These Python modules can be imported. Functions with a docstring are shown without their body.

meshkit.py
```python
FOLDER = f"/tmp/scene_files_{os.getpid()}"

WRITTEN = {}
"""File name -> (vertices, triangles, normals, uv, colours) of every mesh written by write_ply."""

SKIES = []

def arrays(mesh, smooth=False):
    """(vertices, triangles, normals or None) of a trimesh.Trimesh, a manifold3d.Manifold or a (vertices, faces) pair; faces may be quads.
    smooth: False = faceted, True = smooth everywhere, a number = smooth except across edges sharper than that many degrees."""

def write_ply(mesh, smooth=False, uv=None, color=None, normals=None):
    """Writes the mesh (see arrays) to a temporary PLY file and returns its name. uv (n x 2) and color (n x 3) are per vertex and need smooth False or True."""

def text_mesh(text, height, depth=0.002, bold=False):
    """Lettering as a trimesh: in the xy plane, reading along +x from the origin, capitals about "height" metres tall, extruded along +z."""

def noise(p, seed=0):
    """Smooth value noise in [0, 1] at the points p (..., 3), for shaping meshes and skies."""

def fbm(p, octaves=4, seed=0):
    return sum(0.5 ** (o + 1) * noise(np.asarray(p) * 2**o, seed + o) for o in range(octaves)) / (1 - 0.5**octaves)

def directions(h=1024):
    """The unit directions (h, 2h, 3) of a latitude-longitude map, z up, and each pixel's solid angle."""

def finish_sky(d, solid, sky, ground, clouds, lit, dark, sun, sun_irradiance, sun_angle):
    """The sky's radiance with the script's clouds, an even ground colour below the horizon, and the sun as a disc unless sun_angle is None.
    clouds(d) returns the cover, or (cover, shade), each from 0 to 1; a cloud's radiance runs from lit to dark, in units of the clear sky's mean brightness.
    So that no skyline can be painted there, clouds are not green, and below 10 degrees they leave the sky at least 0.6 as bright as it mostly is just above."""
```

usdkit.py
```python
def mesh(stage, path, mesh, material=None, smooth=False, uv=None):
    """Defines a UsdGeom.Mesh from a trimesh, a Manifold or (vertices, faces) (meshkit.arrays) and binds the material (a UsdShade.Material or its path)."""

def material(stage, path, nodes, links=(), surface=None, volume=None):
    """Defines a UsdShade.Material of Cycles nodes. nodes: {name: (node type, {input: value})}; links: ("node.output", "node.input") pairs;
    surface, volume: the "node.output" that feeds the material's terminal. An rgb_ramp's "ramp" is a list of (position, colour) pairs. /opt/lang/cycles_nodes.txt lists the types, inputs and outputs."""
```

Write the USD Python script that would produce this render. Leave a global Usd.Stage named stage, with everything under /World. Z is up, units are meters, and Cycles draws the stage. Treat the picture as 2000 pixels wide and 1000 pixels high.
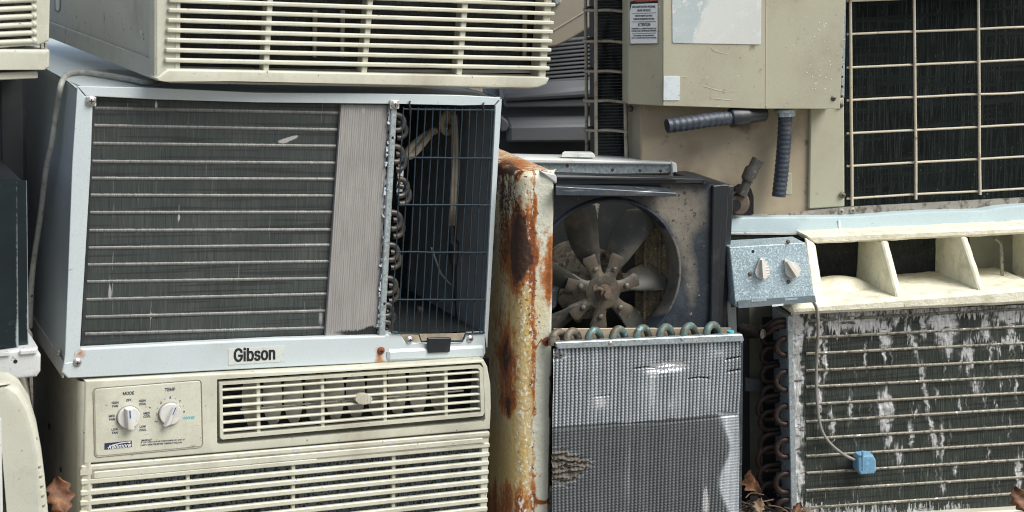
import math, random
import numpy as np, trimesh, usdkit, meshkit
import manifold3d as m3
from shapely.geometry import Polygon, Point, box as sbox
from pxr import Usd, UsdGeom, UsdLux, UsdShade, Gf, Sdf, Vt

random.seed(7); RNG = np.random.default_rng(7)
stage = Usd.Stage.CreateInMemory()
UsdGeom.SetStageUpAxis(stage, 'Z'); UsdGeom.SetStageMetersPerUnit(stage, 1.0)
UsdGeom.Xform.Define(stage, '/World'); UsdGeom.Scope.Define(stage, '/World/Looks')

# ------------------------------------------------------------------ camera, sky, sun, exposure
CAM = np.array([0.0, 0.0, 0.95]); PITCH = math.radians(11); F = 2778.0
FW = np.array([0, math.cos(PITCH), -math.sin(PITCH)]); UP = np.array([0, math.sin(PITCH), math.cos(PITCH)]); RT = np.array([1.0, 0, 0])
cam = UsdGeom.Camera.Define(stage, '/World/camera')
cam.CreateHorizontalApertureAttr(36.0); cam.CreateVerticalApertureAttr(18.0); cam.CreateFocalLengthAttr(50.0)
cam.CreateFStopAttr(8.0); cam.CreateFocusDistanceAttr(2.25); cam.CreateClippingRangeAttr((0.05, 1000.0))
m = Gf.Matrix4d(); m.SetRow(0, Gf.Vec4d(*RT, 0)); m.SetRow(1, Gf.Vec4d(*UP, 0)); m.SetRow(2, Gf.Vec4d(*(-FW), 0)); m.SetRow(3, Gf.Vec4d(*CAM, 1))
cam.AddTransformOp().Set(m)
cam.CreateExposureAttr(1.38)
SUN_AZ, SUN_EL = math.radians(118), math.radians(50)      # azimuth clockwise from +y: behind the camera, to the right
SUN = np.array([math.sin(SUN_AZ) * math.cos(SUN_EL), math.cos(SUN_AZ) * math.cos(SUN_EL), math.sin(SUN_EL)])
sky = UsdLux.DomeLight.Define(stage, '/World/sky')
usdkit.material(stage, '/World/Looks/sky', {'s': ('sky_texture', {'sky_type': 'single_scattering', 'sun_disc': False, 'sun_elevation': SUN_EL, 'sun_rotation': SUN_AZ, 'air_density': 1.0, 'aerosol_density': 3.0}),
    'hs': ('hsv', {'saturation': 0.75}),
    'b': ('background_shader', {'strength': 0.052})}, [('s.color', 'hs.color'), ('hs.color', 'b.color')], surface='b.background')
UsdShade.MaterialBindingAPI.Apply(sky.GetPrim()).Bind(UsdShade.Material.Get(stage, '/World/Looks/sky'))
sun = UsdLux.DistantLight.Define(stage, '/World/sun')
sun.CreateIntensityAttr(0.40); sun.CreateAngleAttr(38.0); sun.CreateNormalizeAttr(True); sun.CreateColorAttr(Gf.Vec3f(1.0, 0.975, 0.925))
zz = SUN; xx = np.cross([0, 0, 1.0], zz); xx /= np.linalg.norm(xx); yy = np.cross(zz, xx)
m = Gf.Matrix4d()
for i, a in enumerate((xx, yy, zz)): m.SetRow(i, Gf.Vec4d(*a, 0))
sun.AddTransformOp().Set(m)

# ------------------------------------------------------------------ frames: a photograph pixel (2000 x 1000) becomes a point of a unit's own plane
def rotm(y, p, r):
    y, p, r = map(math.radians, (y, p, r))
    cy, sy, cp, sp, cr, sr = math.cos(y), math.sin(y), math.cos(p), math.sin(p), math.cos(r), math.sin(r)
    return np.array([[cy, -sy, 0], [sy, cy, 0], [0, 0, 1]]) @ np.array([[1, 0, 0], [0, cp, -sp], [0, sp, cp]]) @ np.array([[cr, 0, sr], [0, 1, 0], [-sr, 0, cr]])
def ray(px, py): return FW + (px - 1000) / F * RT + (500 - py) / F * UP
class Frame:
    def __init__(s, px, py, D, yaw=0, pitch=0, roll=0):
        s.T = CAM + D * ray(px, py); s.R = rotm(yaw, pitch, roll)
        s.o = s.R.T @ (CAM - s.T); s.zg = -s.T[2]      # zg: the ground, roughly, in local height
    def on(s, px, py, axis, val):
        d = s.R.T @ ray(px, py); return s.o + (val - s.o[axis]) / d[axis] * d
    def at(s, px, py, d=0.0): return s.on(px, py, 1, d)
    def xz(s, pts, d=0.0): return [tuple(s.at(a, b, d)[[0, 2]]) for a, b in pts]
    def px(s, L):
        P = np.asarray(L) @ s.R.T + s.T - CAM; k = P @ FW
        return 1000 + F * (P @ RT) / k, 500 - F * (P @ UP) / k
WORLD = Frame(1000, 500, 1.0); WORLD.T = np.zeros(3); WORLD.o = CAM

# ------------------------------------------------------------------ mesh helpers: each gives (vertices, triangles)
def cat(ms):
    vs, fs, n = [], [], 0
    for v, f in ms:
        vs.append(np.asarray(v, float)); fs.append(np.asarray(f, int) + n); n += len(v)
    return np.vstack(vs), np.vstack(fs)
def hull(pts):
    h = m3.Manifold.hull_points(np.asarray(pts, np.float32)).to_mesh()
    return np.array(h.vert_properties[:, :3], float), np.array(h.tri_verts, int)
def hexa(c, b=0.0):
    """Chamfered box of any eight corners: front 0-3 (going round), back 4-7."""
    c = np.asarray(c, float)
    if b <= 0: return hull(c)
    nb = {i: [(i + 1) % 4, (i + 3) % 4, i + 4] for i in range(4)}; nb.update({i + 4: [(i + 1) % 4 + 4, (i + 3) % 4 + 4, i] for i in range(4)})
    pts = []
    for i in range(8):
        e = [c[j] - c[i] for j in nb[i]]; L = [np.linalg.norm(k) for k in e]; u = [k / max(l, 1e-9) * min(b, l * 0.45) for k, l in zip(e, L)]
        pts += [c[i] + u[0] + u[1], c[i] + u[0] + u[2], c[i] + u[1] + u[2]]
    return hull(pts)
def slab(q, t, b=0.0):
    """A quad of local points (front), pushed back by t along y."""
    q = np.asarray(q, float); return hexa(np.vstack([q, q + [0, t, 0]]), b)
def boxm(x0, x1, y0, y1, z0, z1, b=0.0): return slab([(x0, y0, z0), (x1, y0, z0), (x1, y0, z1), (x0, y0, z1)], y1 - y0, b)
def pslab(fr, q, d, t, b=0.0): return slab([fr.at(x, y, d) for x, y in q], t, b)
def curve(pts, n=8):
    p = np.asarray(pts, float)
    if len(p) < 3: return p
    q = np.vstack([2 * p[0] - p[1], p, 2 * p[-1] - p[-2]]); out = []
    for i in range(1, len(q) - 2):
        t = np.linspace(0, 1, n, endpoint=False)[:, None]; a, b, c, d = q[i - 1:i + 3]
        out.append(0.5 * (2 * b + (c - a) * t + (2 * a - 5 * b + 4 * c - d) * t ** 2 + (3 * b - a - 3 * c + d) * t ** 3))
    return np.vstack(out + [p[-1:]])
def tube(p, r, n=8):
    p = np.asarray(p, float); r = np.broadcast_to(np.asarray(r, float), (len(p),))
    t = np.gradient(p, axis=0); t /= np.linalg.norm(t, axis=1, keepdims=True) + 1e-12
    a = np.cross(t[0], [0, 0, 1.0] if abs(t[0][2]) < 0.9 else [1.0, 0, 0]); A = []
    for k in t:
        a = a - k * (a @ k); a /= np.linalg.norm(a) + 1e-12; A.append(a)
    A = np.array(A); B = np.cross(t, A); g = np.arange(n) * 2 * np.pi / n
    v = p[:, None] + r[:, None, None] * (np.cos(g)[None, :, None] * A[:, None] + np.sin(g)[None, :, None] * B[:, None])
    i, j = np.meshgrid(np.arange(len(p) - 1), np.arange(n), indexing='ij'); k = (j + 1) % n
    q = np.stack([i * n + j, i * n + k, (i + 1) * n + k, (i + 1) * n + j], -1).reshape(-1, 4)
    v = np.vstack([v.reshape(-1, 3), p[:1], p[-1:]]); c0, c1 = len(v) - 2, len(v) - 1; J = np.arange(n); K = (J + 1) % n; o = (len(p) - 1) * n
    return v, np.vstack([q[:, [0, 1, 2]], q[:, [0, 2, 3]], np.stack([K, J, np.full(n, c0)], 1), np.stack([o + J, o + K, np.full(n, c1)], 1)])
def rod(a, b, r, n=8): return tube([a, b], r, n)
def gridm(P):
    """P[rows, columns, 3]; rows run up, columns run right: faces look towards -y."""
    a, b = P.shape[:2]; i, j = np.meshgrid(np.arange(a - 1), np.arange(b - 1), indexing='ij'); k = (i * b + j).ravel()
    return P.reshape(-1, 3), np.vstack([np.stack([k, k + 1, k + b + 1], 1), np.stack([k, k + b + 1, k + b], 1)])
def shell(P, off):
    """A sheet with thickness: grid P and the same grid moved by off, closed round its rim."""
    P = np.asarray(P, float); a, b = P.shape[:2]; v, f = gridm(P); n = len(v); w = v + np.broadcast_to(off, P.shape).reshape(-1, 3)
    rim = [(0, j) for j in range(b)] + [(i, b - 1) for i in range(1, a)] + [(a - 1, j) for j in range(b - 2, -1, -1)] + [(i, 0) for i in range(a - 2, 0, -1)]
    r = np.array([i * b + j for i, j in rim]); s = np.roll(r, -1)
    return np.vstack([v, w]), np.vstack([f, f[:, ::-1] + n, np.stack([s, r, r + n], 1), np.stack([s, r + n, s + n], 1)])
def extr(poly, y0, y1):
    g = trimesh.creation.extrude_polygon(poly, y1 - y0, engine='earcut'); v = np.array(g.vertices)
    return np.stack([v[:, 0], y1 - v[:, 2], v[:, 1]], 1), np.array(g.faces)
def bplate(pts, y0, y1, b=0.004, holes=(), round_=0.0, steps=3):
    """A plate with a rounded front edge, its outline a list of (x, z), with holes cut through."""
    P = Polygon(pts)
    if round_: P = P.buffer(-round_).buffer(round_, quad_segs=5)
    P = P.buffer(0) if not P.is_valid else P
    if hasattr(P, 'geoms'): P = max(P.geoms, key=lambda k: k.area)
    c = np.array(P.exterior.coords)[:-1]
    if not P.exterior.is_ccw: c = c[::-1]
    mid = (c.min(0) + c.max(0)) / 2; w = c.max(0) - c.min(0); c = c - mid
    out = m3.Manifold.extrude(m3.CrossSection([c]), y1 - y0 - b + 1e-6); z = y1 - y0 - b; s0 = np.ones(2)
    for k in range(1, steps + 1):
        a = math.pi / 2 * k / steps; s1 = 1 - 2 * b * (1 - math.cos(a)) / w; dz = b * (math.sin(a) - math.sin(a - math.pi / 2 / steps))
        out += m3.Manifold.extrude(m3.CrossSection([c * s0]), dz + (1e-6 if k < steps else 0), scale_top=tuple(s1 / s0)).translate([0, 0, z]); z += dz; s0 = s1
    for h in holes:
        h = Polygon(h) if not isinstance(h, Polygon) else h; hc = np.array(h.exterior.coords)[:-1] - mid
        if not h.exterior.is_ccw: hc = hc[::-1]
        out -= m3.Manifold.extrude(m3.CrossSection([hc]), y1 - y0 + 0.02).translate([0, 0, -0.01])
    g = out.to_mesh(); v = np.array(g.vert_properties[:, :3], float)
    return np.stack([v[:, 0] + mid[0], y1 - v[:, 2], v[:, 1] + mid[1]], 1), np.array(g.tri_verts, int)
def bentrod(a, b, r, sides=8, amp=.0004, n=6):
    a, b = np.asarray(a, float), np.asarray(b, float); t = np.linspace(0, 1, n)[:, None]; p = a + (b - a) * t
    p[1:-1] += RNG.normal(0, amp, (n - 2, 3)); return tube(curve(p, 5), r, sides)
def disc(c, r, t, n=20, dome=0.0, axis=(0, -1, 0)):
    """A round head: centre of its base, radius, height along axis, domed."""
    ax = np.asarray(axis, float); ax /= np.linalg.norm(ax); a = np.cross(ax, [0, 0, 1.0] if abs(ax[2]) < 0.9 else [1.0, 0, 0]); a /= np.linalg.norm(a); b = np.cross(ax, a)
    rings = [(r, 0), (r, t * (1 - dome) * 0.8), (r * 0.93, t * (1 - dome))] + ([(r * 0.7, t * (1 - dome * 0.45)), (r * 0.35, t * (1 - dome * 0.1))] if dome else [])
    g = np.arange(n) * 2 * np.pi / n; v = [np.asarray(c) + ax * h + q * (np.cos(g)[:, None] * a + np.sin(g)[:, None] * b) for q, h in rings]
    return hull(np.vstack(v + [np.asarray(c)[None] + ax * t]))
def ubend(a, b, out, straight=0.006, n=12):
    a, b, out = np.asarray(a, float), np.asarray(b, float), np.asarray(out, float); c = (a + b) / 2 + out * straight; h = (a - b) / 2; R = np.linalg.norm(h)
    g = np.linspace(0, math.pi, n)[:, None]
    return np.vstack([a, c + h * np.cos(g) + out * R * np.sin(g), b])
def star(c, r, t): return [boxm(c[0] - r, c[0] + r, c[1] - t, c[1], c[2] - r * .2, c[2] + r * .2), boxm(c[0] - r * .2, c[0] + r * .2, c[1] - t - 3e-5, c[1], c[2] - r, c[2] + r)]

# ------------------------------------------------------------------ prims
taken = {}
def numbered(parent, name):
    k = taken.get((parent, name), 0); taken[(parent, name)] = k + 1
    return f'{parent}/{name}' + (f'_{k:03d}' if k else '')
def tag(p, label=None, cat_=None, group=None, kind=None):
    for k, v in (('label', label), ('category', cat_), ('group', group), ('kind', kind)):
        if v: p.SetCustomDataByKey(k, v)
def thing(name, label, cat_, fr, group=None):
    path = numbered('/World', name); x = UsdGeom.Xform.Define(stage, path); M = Gf.Matrix4d(1.0)
    for i in range(3): M.SetRow(i, Gf.Vec4d(*fr.R[:, i], 0))
    M.SetRow(3, Gf.Vec4d(*fr.T, 1)); x.AddTransformOp().Set(M); tag(x.GetPrim(), label, cat_, group)
    return path
def part(parent, name, ms, mat, smooth=False, label=None, attrs=None, kind=None):
    g = ms if isinstance(ms, tuple) else cat(ms)
    path = numbered(parent, name); pr = usdkit.mesh(stage, path, g, '/World/Looks/' + mat, smooth=smooth)
    for k, a in (attrs or {}).items():
        UsdGeom.PrimvarsAPI(pr).CreatePrimvar(k, Sdf.ValueTypeNames.FloatArray, 'vertex').Set(Vt.FloatArray.FromNumpy(np.asarray(a, np.float32).ravel()))
    tag(pr.GetPrim(), label, kind=kind)
    return path
def screw(parent, fr, px, py, d, r=0.0048, mat='screw_metal', slot=True, label=None):
    c = fr.at(px, py, d); p = part(parent, 'screw', disc(c, r, r * .55, 18, 0.75), mat, 40, label)
    if slot: part(p, 'screw_slot', star(c - [0, r * .5, 0], r * .5, .0004), 'dark_hole')
def lettering(parent, fr, text, q, d, mat, bold=False, slant=0.0, t=0.0003, name='lettering'):
    """Text stretched onto a quad of pixels (TL, TR, BR, BL) of the plane y = d."""
    g = meshkit.text_mesh(text, 1.0, 1.0, bold); v = np.array(g.vertices); lo, hi = v.min(0), v.max(0); u = (v - lo) / (hi - lo)
    u[:, 0] += slant * (u[:, 1] - .5)
    c = [fr.at(x, y, d) if not callable(fr) else fr(x, y) for x, y in q]
    a, b = u[:, :1], u[:, 1:2]; P = (c[3] * (1 - a) + c[2] * a) * (1 - b) + (c[0] * (1 - a) + c[1] * a) * b
    n = np.cross(c[2] - c[3], c[0] - c[3]); n /= np.linalg.norm(n)
    return part(parent, name, (P + n * (t * u[:, 2:3]), np.array(g.faces)), mat)
def ctext(parent, fr, text, cx, cy, w, h, d, mat, sl=-.07, bold=True):
    return lettering(parent, fr, text, [(cx - w / 2, cy - h / 2 - sl * w / 2), (cx + w / 2, cy - h / 2 + sl * w / 2), (cx + w / 2, cy + h / 2 + sl * w / 2), (cx - w / 2, cy + h / 2 - sl * w / 2)], d, mat, bold)

# ------------------------------------------------------------------ materials
def mat(name, col, rough=.5, metal=0.0, var=.1, vs=9, grain=.06, layers=(), bump=0.0, bscale=300, bstretch=(1, 1, 1), spec=.5, coat=0.0, bd=.001):
    """A weathered surface. layers: dicts with col, rough, metal and a mask: noise=(scale, detail, low, high) with stretch, and or attr=(primvar, low, high, break-up)."""
    n, L = {'tc': ('texture_coordinate', {}), 'p': ('principled_bsdf', {'specular_ior_level': spec, 'coat_weight': coat})}, []
    c = np.array(col, float)
    n['v'] = ('noise_texture', {'scale': vs, 'detail': 5.0, 'roughness': .6}); L.append(('tc.object', 'v.vector'))
    n['vr'] = ('rgb_ramp', {'ramp': [(.3, tuple(c * (1 - var))), (.7, tuple(np.clip(c * (1 + var), 0, .95)))]}); L.append(('v.fac', 'vr.fac'))
    out, ro, me = 'vr.color', None, None
    n['ro'] = ('value', {'value': rough}); n['me'] = ('value', {'value': metal}); ro, me = 'ro.value', 'me.value'
    for i, l in enumerate(layers):
        k = f'l{i}'; msk = None
        if 'noise' in l:
            sc, det, lo, hi = l['noise']
            n[k + 'm'] = ('mapping', {'scale': l.get('stretch', (1, 1, 1)), 'location': (i * 3.1, i * 1.7, i * .9)}); n[k + 'n'] = ('noise_texture', {'scale': sc, 'detail': det, 'roughness': l.get('nr', .65)})
            n[k + 'r'] = ('map_range', {'from_min': lo, 'from_max': hi, 'to_min': 0.0, 'to_max': l.get('amt', 1.0), 'clamp': True})
            L += [('tc.object', k + 'm.vector'), (k + 'm.vector', k + 'n.vector'), (k + 'n.fac', k + 'r.value')]; msk = k + 'r.result'
        if 'attr' in l:
            nm, lo, hi, brk = l['attr']; bs = l.get('bscale', 120)
            n[k + 'a'] = ('attribute', {'attribute': nm}); n[k + 'bm'] = ('mapping', {'scale': l.get('stretch', (1, 1, 1))}); n[k + 'b'] = ('noise_texture', {'scale': bs, 'detail': 5.0, 'roughness': .7})
            n[k + 'q'] = ('math', {'math_type': 'multiply_add', 'value2': brk}); n[k + 'q2'] = ('math', {'math_type': 'add', 'value2': -brk * .5 })
            n[k + 'qa'] = ('math', {'math_type': 'add'})
            n[k + 'c'] = ('map_range', {'from_min': lo, 'from_max': hi, 'to_min': 0.0, 'to_max': l.get('amt', 1.0), 'clamp': True})
            n[k + 'q'] = ('math', {'math_type': 'multiply', 'value2': brk})
            L += [('tc.object', k + 'bm.vector'), (k + 'bm.vector', k + 'b.vector'), (k + 'b.fac', k + 'q.value1'), (k + 'q.value', k + 'q2.value1'), (k + 'a.fac', k + 'qa.value1'), (k + 'q2.value', k + 'qa.value2'), (k + 'qa.value', k + 'c.value')]
            if msk:
                n[k + 'x'] = ('math', {'math_type': 'multiply'}); L += [(msk, k + 'x.value1'), (k + 'c.result', k + 'x.value2')]; msk = k + 'x.value'
            else: msk = k + 'c.result'
        n[k + 'mix'] = ('mix_color', {'b': l['col']}); L += [(msk, k + 'mix.fac'), (out, k + 'mix.a')]; out = k + 'mix.result'
        if 'rough' in l: n[k + 'mr'] = ('mix_float', {'b': l['rough']}); L += [(msk, k + 'mr.fac'), (ro, k + 'mr.a')]; ro = k + 'mr.result'
        if 'metal' in l: n[k + 'mm'] = ('mix_float', {'b': l['metal']}); L += [(msk, k + 'mm.fac'), (me, k + 'mm.a')]; me = k + 'mm.result'
    if grain:
        n['g'] = ('noise_texture', {'scale': 520.0, 'detail': 2.0}); n['gr'] = ('rgb_ramp', {'ramp': [(.3, (1 - grain * 1.6,) * 3), (.6, (1.0,) * 3)]}); n['gm'] = ('mix_color', {'blend_type': 'multiply', 'fac': 1.0})
        L += [('tc.object', 'g.vector'), ('g.fac', 'gr.fac'), (out, 'gm.a'), ('gr.color', 'gm.b')]; out = 'gm.result'
    L += [(out, 'p.base_color'), (ro, 'p.roughness'), (me, 'p.metallic')]
    if bump:
        n['bm'] = ('mapping', {'scale': bstretch}); n['bn'] = ('noise_texture', {'scale': bscale, 'detail': 4.0}); n['bu'] = ('bump', {'strength': bump, 'distance': bd})
        L += [('tc.object', 'bm.vector'), ('bm.vector', 'bn.vector'), ('bn.fac', 'bu.height'), ('bu.normal', 'p.normal')]
    usdkit.material(stage, '/World/Looks/' + name, n, L, surface='p.BSDF')
DIRT = (.16, .13, .09)
def dirt(lo=.56, hi=.8, sc=14, amt=.6, st=(1, 1, 1), col=DIRT): return dict(col=col, rough=.8, noise=(sc, 6.0, lo, hi), stretch=st, amt=amt)
def specks(amt=.8, sc=160, lo=.67, col=(.07, .06, .05)): return dict(col=col, rough=.8, noise=(sc, 3.0, lo, lo + .05), amt=amt)
mat('cream_plastic', (.58, .59, .49), .42, var=.06, layers=[dict(col=(.56, .54, .42), noise=(3.5, 4.0, .42, .66), amt=.6), dirt(.46, .82, 9, .6, (1, 1, .7)), dict(col=(.13, .11, .08), rough=.8, noise=(34, 7.0, .66, .74), stretch=(.6, 1, 1.4), amt=.6), specks(.8, 120, .665)], bump=.06, bscale=700)
mat('cream_dull', (.53, .535, .45), .5, var=.06, layers=[dict(col=(.50, .46, .33), noise=(4, 4.0, .45, .7), amt=.5), dirt(.5, .8, 9, .5), dict(col=(.13, .11, .08), rough=.8, noise=(30, 7.0, .65, .74), stretch=(.7, 1, 1), amt=.6), specks(.8, 110, .665)], bump=.06, bscale=700)
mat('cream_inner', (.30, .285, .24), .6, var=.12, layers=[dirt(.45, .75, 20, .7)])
mat('vane_plastic', (.46, .44, .38), .5, var=.1, layers=[dirt(.45, .75, 20, .5)])
mat('cream_metal', (.46, .47, .43), .4, var=.06, layers=[dirt(.54, .8, 8, .55, (1, 1, .6)), dict(col=(.1, .085, .06), rough=.9, noise=(26, 6.0, .64, .72), stretch=(1, 1, .45), amt=.7), specks(.9, 120, .66)], bump=.08, bscale=25, bd=.006)
mat('white_enamel', (.53, .60, .615), .3, var=.04, vs=5, layers=[dirt(.58, .85, 7, .3, col=(.25, .22, .17)), specks(.5, 120, .69), dict(col=(.36, .17, .06), rough=.8, attr=('rust', .35, .8, .7), bscale=90)], bump=.05, bscale=18, bd=.006, coat=.15)
mat('white_enamel_old', (.55, .57, .56), .4, var=.06, layers=[dirt(.52, .78, 12, .5), specks(.8, 120, .64), dict(col=(.3, .14, .05), rough=.8, noise=(30, 6.0, .69, .75))], bump=.08, bscale=60, bd=.003)
mat('white_chalky', (.70, .73, .70), .6, var=.06, layers=[dirt(.56, .8, 14, .45), specks(.6, 120, .66)], bump=.1, bscale=60)
mat('grey_case', (.33, .36, .36), .4, var=.08, layers=[dirt(.5, .8, 8, .5), specks(.6)], bump=.06, bscale=20, bd=.006)
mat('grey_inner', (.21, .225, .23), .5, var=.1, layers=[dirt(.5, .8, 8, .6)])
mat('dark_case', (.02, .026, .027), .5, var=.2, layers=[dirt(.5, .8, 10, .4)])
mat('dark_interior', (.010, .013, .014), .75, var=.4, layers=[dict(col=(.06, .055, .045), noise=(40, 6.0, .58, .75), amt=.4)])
mat('dark_hole', (.008, .008, .008), .8, var=.1, grain=0)
mat('lint_filter', (.018, .02, .02), .85, var=.5, vs=40, layers=[dict(col=(.10, .11, .10), noise=(160, 5.0, .62, .7)), dict(col=(.035, .04, .04), noise=(600, 2.0, .5, .62), stretch=(1, 1, .1))], bump=.5, bscale=200, bd=.003)
mat('filter_mesh', (.15, .175, .18), .8, var=.35, vs=30, layers=[dict(col=(.02, .025, .025), noise=(330, 2.0, .5, .56), stretch=(1, 1, .5)), dict(col=(.2, .21, .2), noise=(240, 3.0, .62, .7))], bump=.4, bscale=420)
mat('fins_dark', (.052, .064, .061), .55, .2, var=.3, vs=6, layers=[dict(col=(.10, .105, .10), noise=(9, 5.0, .52, .68), stretch=(1, 1, .35), amt=.5), dict(col=(.14, .14, .135), noise=(420, 4.0, .68, .74), amt=.6), dict(col=(.022, .026, .025), noise=(1100, 1.0, .42, .6), stretch=(1, .1, .02), amt=.5), dict(col=(.018, .02, .02), noise=(230, 1.0, .56, .62), stretch=(.02, .1, 1), amt=.6),
     dict(col=(.16, .16, .15), rough=.45, noise=(260, 3.0, .66, .74), stretch=(1, .1, .03), amt=.5), dict(col=(.62, .63, .62), rough=.35, metal=.7, attr=('shine', .3, .6, .5), bscale=300, stretch=(1, 1, .12))], bump=.5, bscale=700, bstretch=(1, .1, .02), bd=.0015)
mat('fins_plain', (.345, .335, .32), .55, .2, var=.08, vs=14, layers=[dict(col=(.2, .195, .185), noise=(1100, 1.0, .45, .6), stretch=(1, .1, .02), amt=.35), dirt(.52, .75, 18, .35, (1, 1, .5), (.2, .19, .18)), dict(col=(.02, .02, .02), rough=.9, attr=('soot', .45, .7, .7), bscale=300, stretch=(1, 1, .15)), dict(col=(.75, .75, .74), rough=.3, metal=.6, attr=('shine', .4, .7, .6), bscale=240)], bump=.5, bscale=600, bstretch=(1, .1, .02), bd=.0015)
mat('tube_bright', (.21, .213, .205), .5, .25, var=.12, layers=[dict(col=(.07, .075, .072), noise=(1100, 1.0, .46, .6), stretch=(1, .1, .02), amt=.7), dict(col=(.12, .12, .115), noise=(30, 4.0, .5, .7), amt=.6), dirt(.45, .75, 40, .5, col=(.15, .15, .14))], bump=.1)
mat('tube_dark', (.10, .097, .095), .4, .7, var=.2, layers=[dirt(.45, .7, 50, .6)])
mat('tube_beige', (.24, .225, .18), .5, .3, var=.2, layers=[dict(col=(.08, .08, .06), noise=(180, 4.0, .5, .62)), dict(col=(.72, .7, .66), rough=.3, metal=.6, noise=(90, 3.0, .62, .72))])
mat('galvanized', (.43, .50, .52), .42, .55, var=.12, vs=30, layers=[dict(col=(.25, .31, .33), noise=(180, 3.0, .5, .6), amt=.7), dirt(.58, .75, 25, .5), dict(col=(.7, .76, .78), noise=(260, 3.0, .58, .66))], bump=.08)
mat('screw_metal', (.55, .54, .52), .3, .8, var=.15, vs=200, layers=[dirt(.5, .7, 300, .6)])
mat('screw_rust', (.19, .055, .025), .8, .1, var=.3, vs=200)
mat('guard_blue', (.018, .034, .046), .6, 0, spec=.2, var=.2, vs=40, layers=[dict(col=(.06, .085, .095), noise=(200, 3.0, .6, .7))])
mat('black_plastic', (.014, .018, .022), .4, var=.2, layers=[dict(col=(.07, .07, .065), noise=(30, 5.0, .56, .75), amt=.6)])
mat('black_gloss', (.006, .014, .018), .22, var=.3, layers=[dict(col=(.10, .12, .12), rough=.6, noise=(28, 6.0, .6, .75), amt=.4), dict(col=(.30, .36, .37), rough=.6, attr=('scuff', .5, .9, .8), bscale=140)], coat=.2)
mat('cord_white', (.36, .37, .34), .5, var=.14, vs=30, layers=[dirt(.52, .66, 60, .75), dict(col=(.03, .03, .03), noise=(140, 4.0, .62, .68))])
mat('cord_beige', (.42, .36, .26), .55, var=.15, vs=30, layers=[dirt(.5, .7, 60, .5)])
mat('cord_black', (.02, .02, .02), .5, var=.2)
mat('cord_grey', (.25, .24, .21), .5, var=.2, vs=60, layers=[dirt(.5, .7, 90, .6)])
mat('cord_green', (.22, .26, .23), .5, var=.15)
mat('paper_yellowed', (.58, .62, .58), .55, var=.05, layers=[dirt(.55, .75, 40, .25)])
mat('paper_white', (.66, .72, .74), .5, var=.06, vs=20, layers=[dict(col=(.5, .58, .6), noise=(30, 5.0, .5, .6), amt=.7), specks(.5, 150, .66)])
mat('label_paper', (.80, .85, .86), .5, var=.04)
mat('plate_faded', (.64, .67, .63), .42, .1, var=.06, vs=6, layers=[dict(col=(.42, .51, .52), attr=('fade', .3, .9, .6), bscale=40, stretch=(.5, 1, 1.5), amt=.9), dict(col=(.68, .7, .68), noise=(60, 3.0, .58, .64)), specks(.4, 150, .70)])
mat('ink_black', (.012, .013, .016), .6, grain=0)
mat('ink_navy', (.018, .028, .07), .6, grain=0)
mat('ink_blue', (.02, .10, .30), .5, grain=0)
mat('ink_teal', (.10, .44, .52), .5, grain=0)
mat('ink_white', (.72, .74, .75), .5, grain=0)
mat('sign_red', (.42, .10, .07), .55, var=.15, vs=40, layers=[specks(.6, 120, .6)])
mat('knob_white', (.62, .62, .59), .3, var=.04, layers=[dirt(.58, .8, 60, .3)], coat=.2)
mat('knob_beige', (.68, .655, .585), .45, var=.06, layers=[dirt(.55, .75, 60, .4)])
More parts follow.
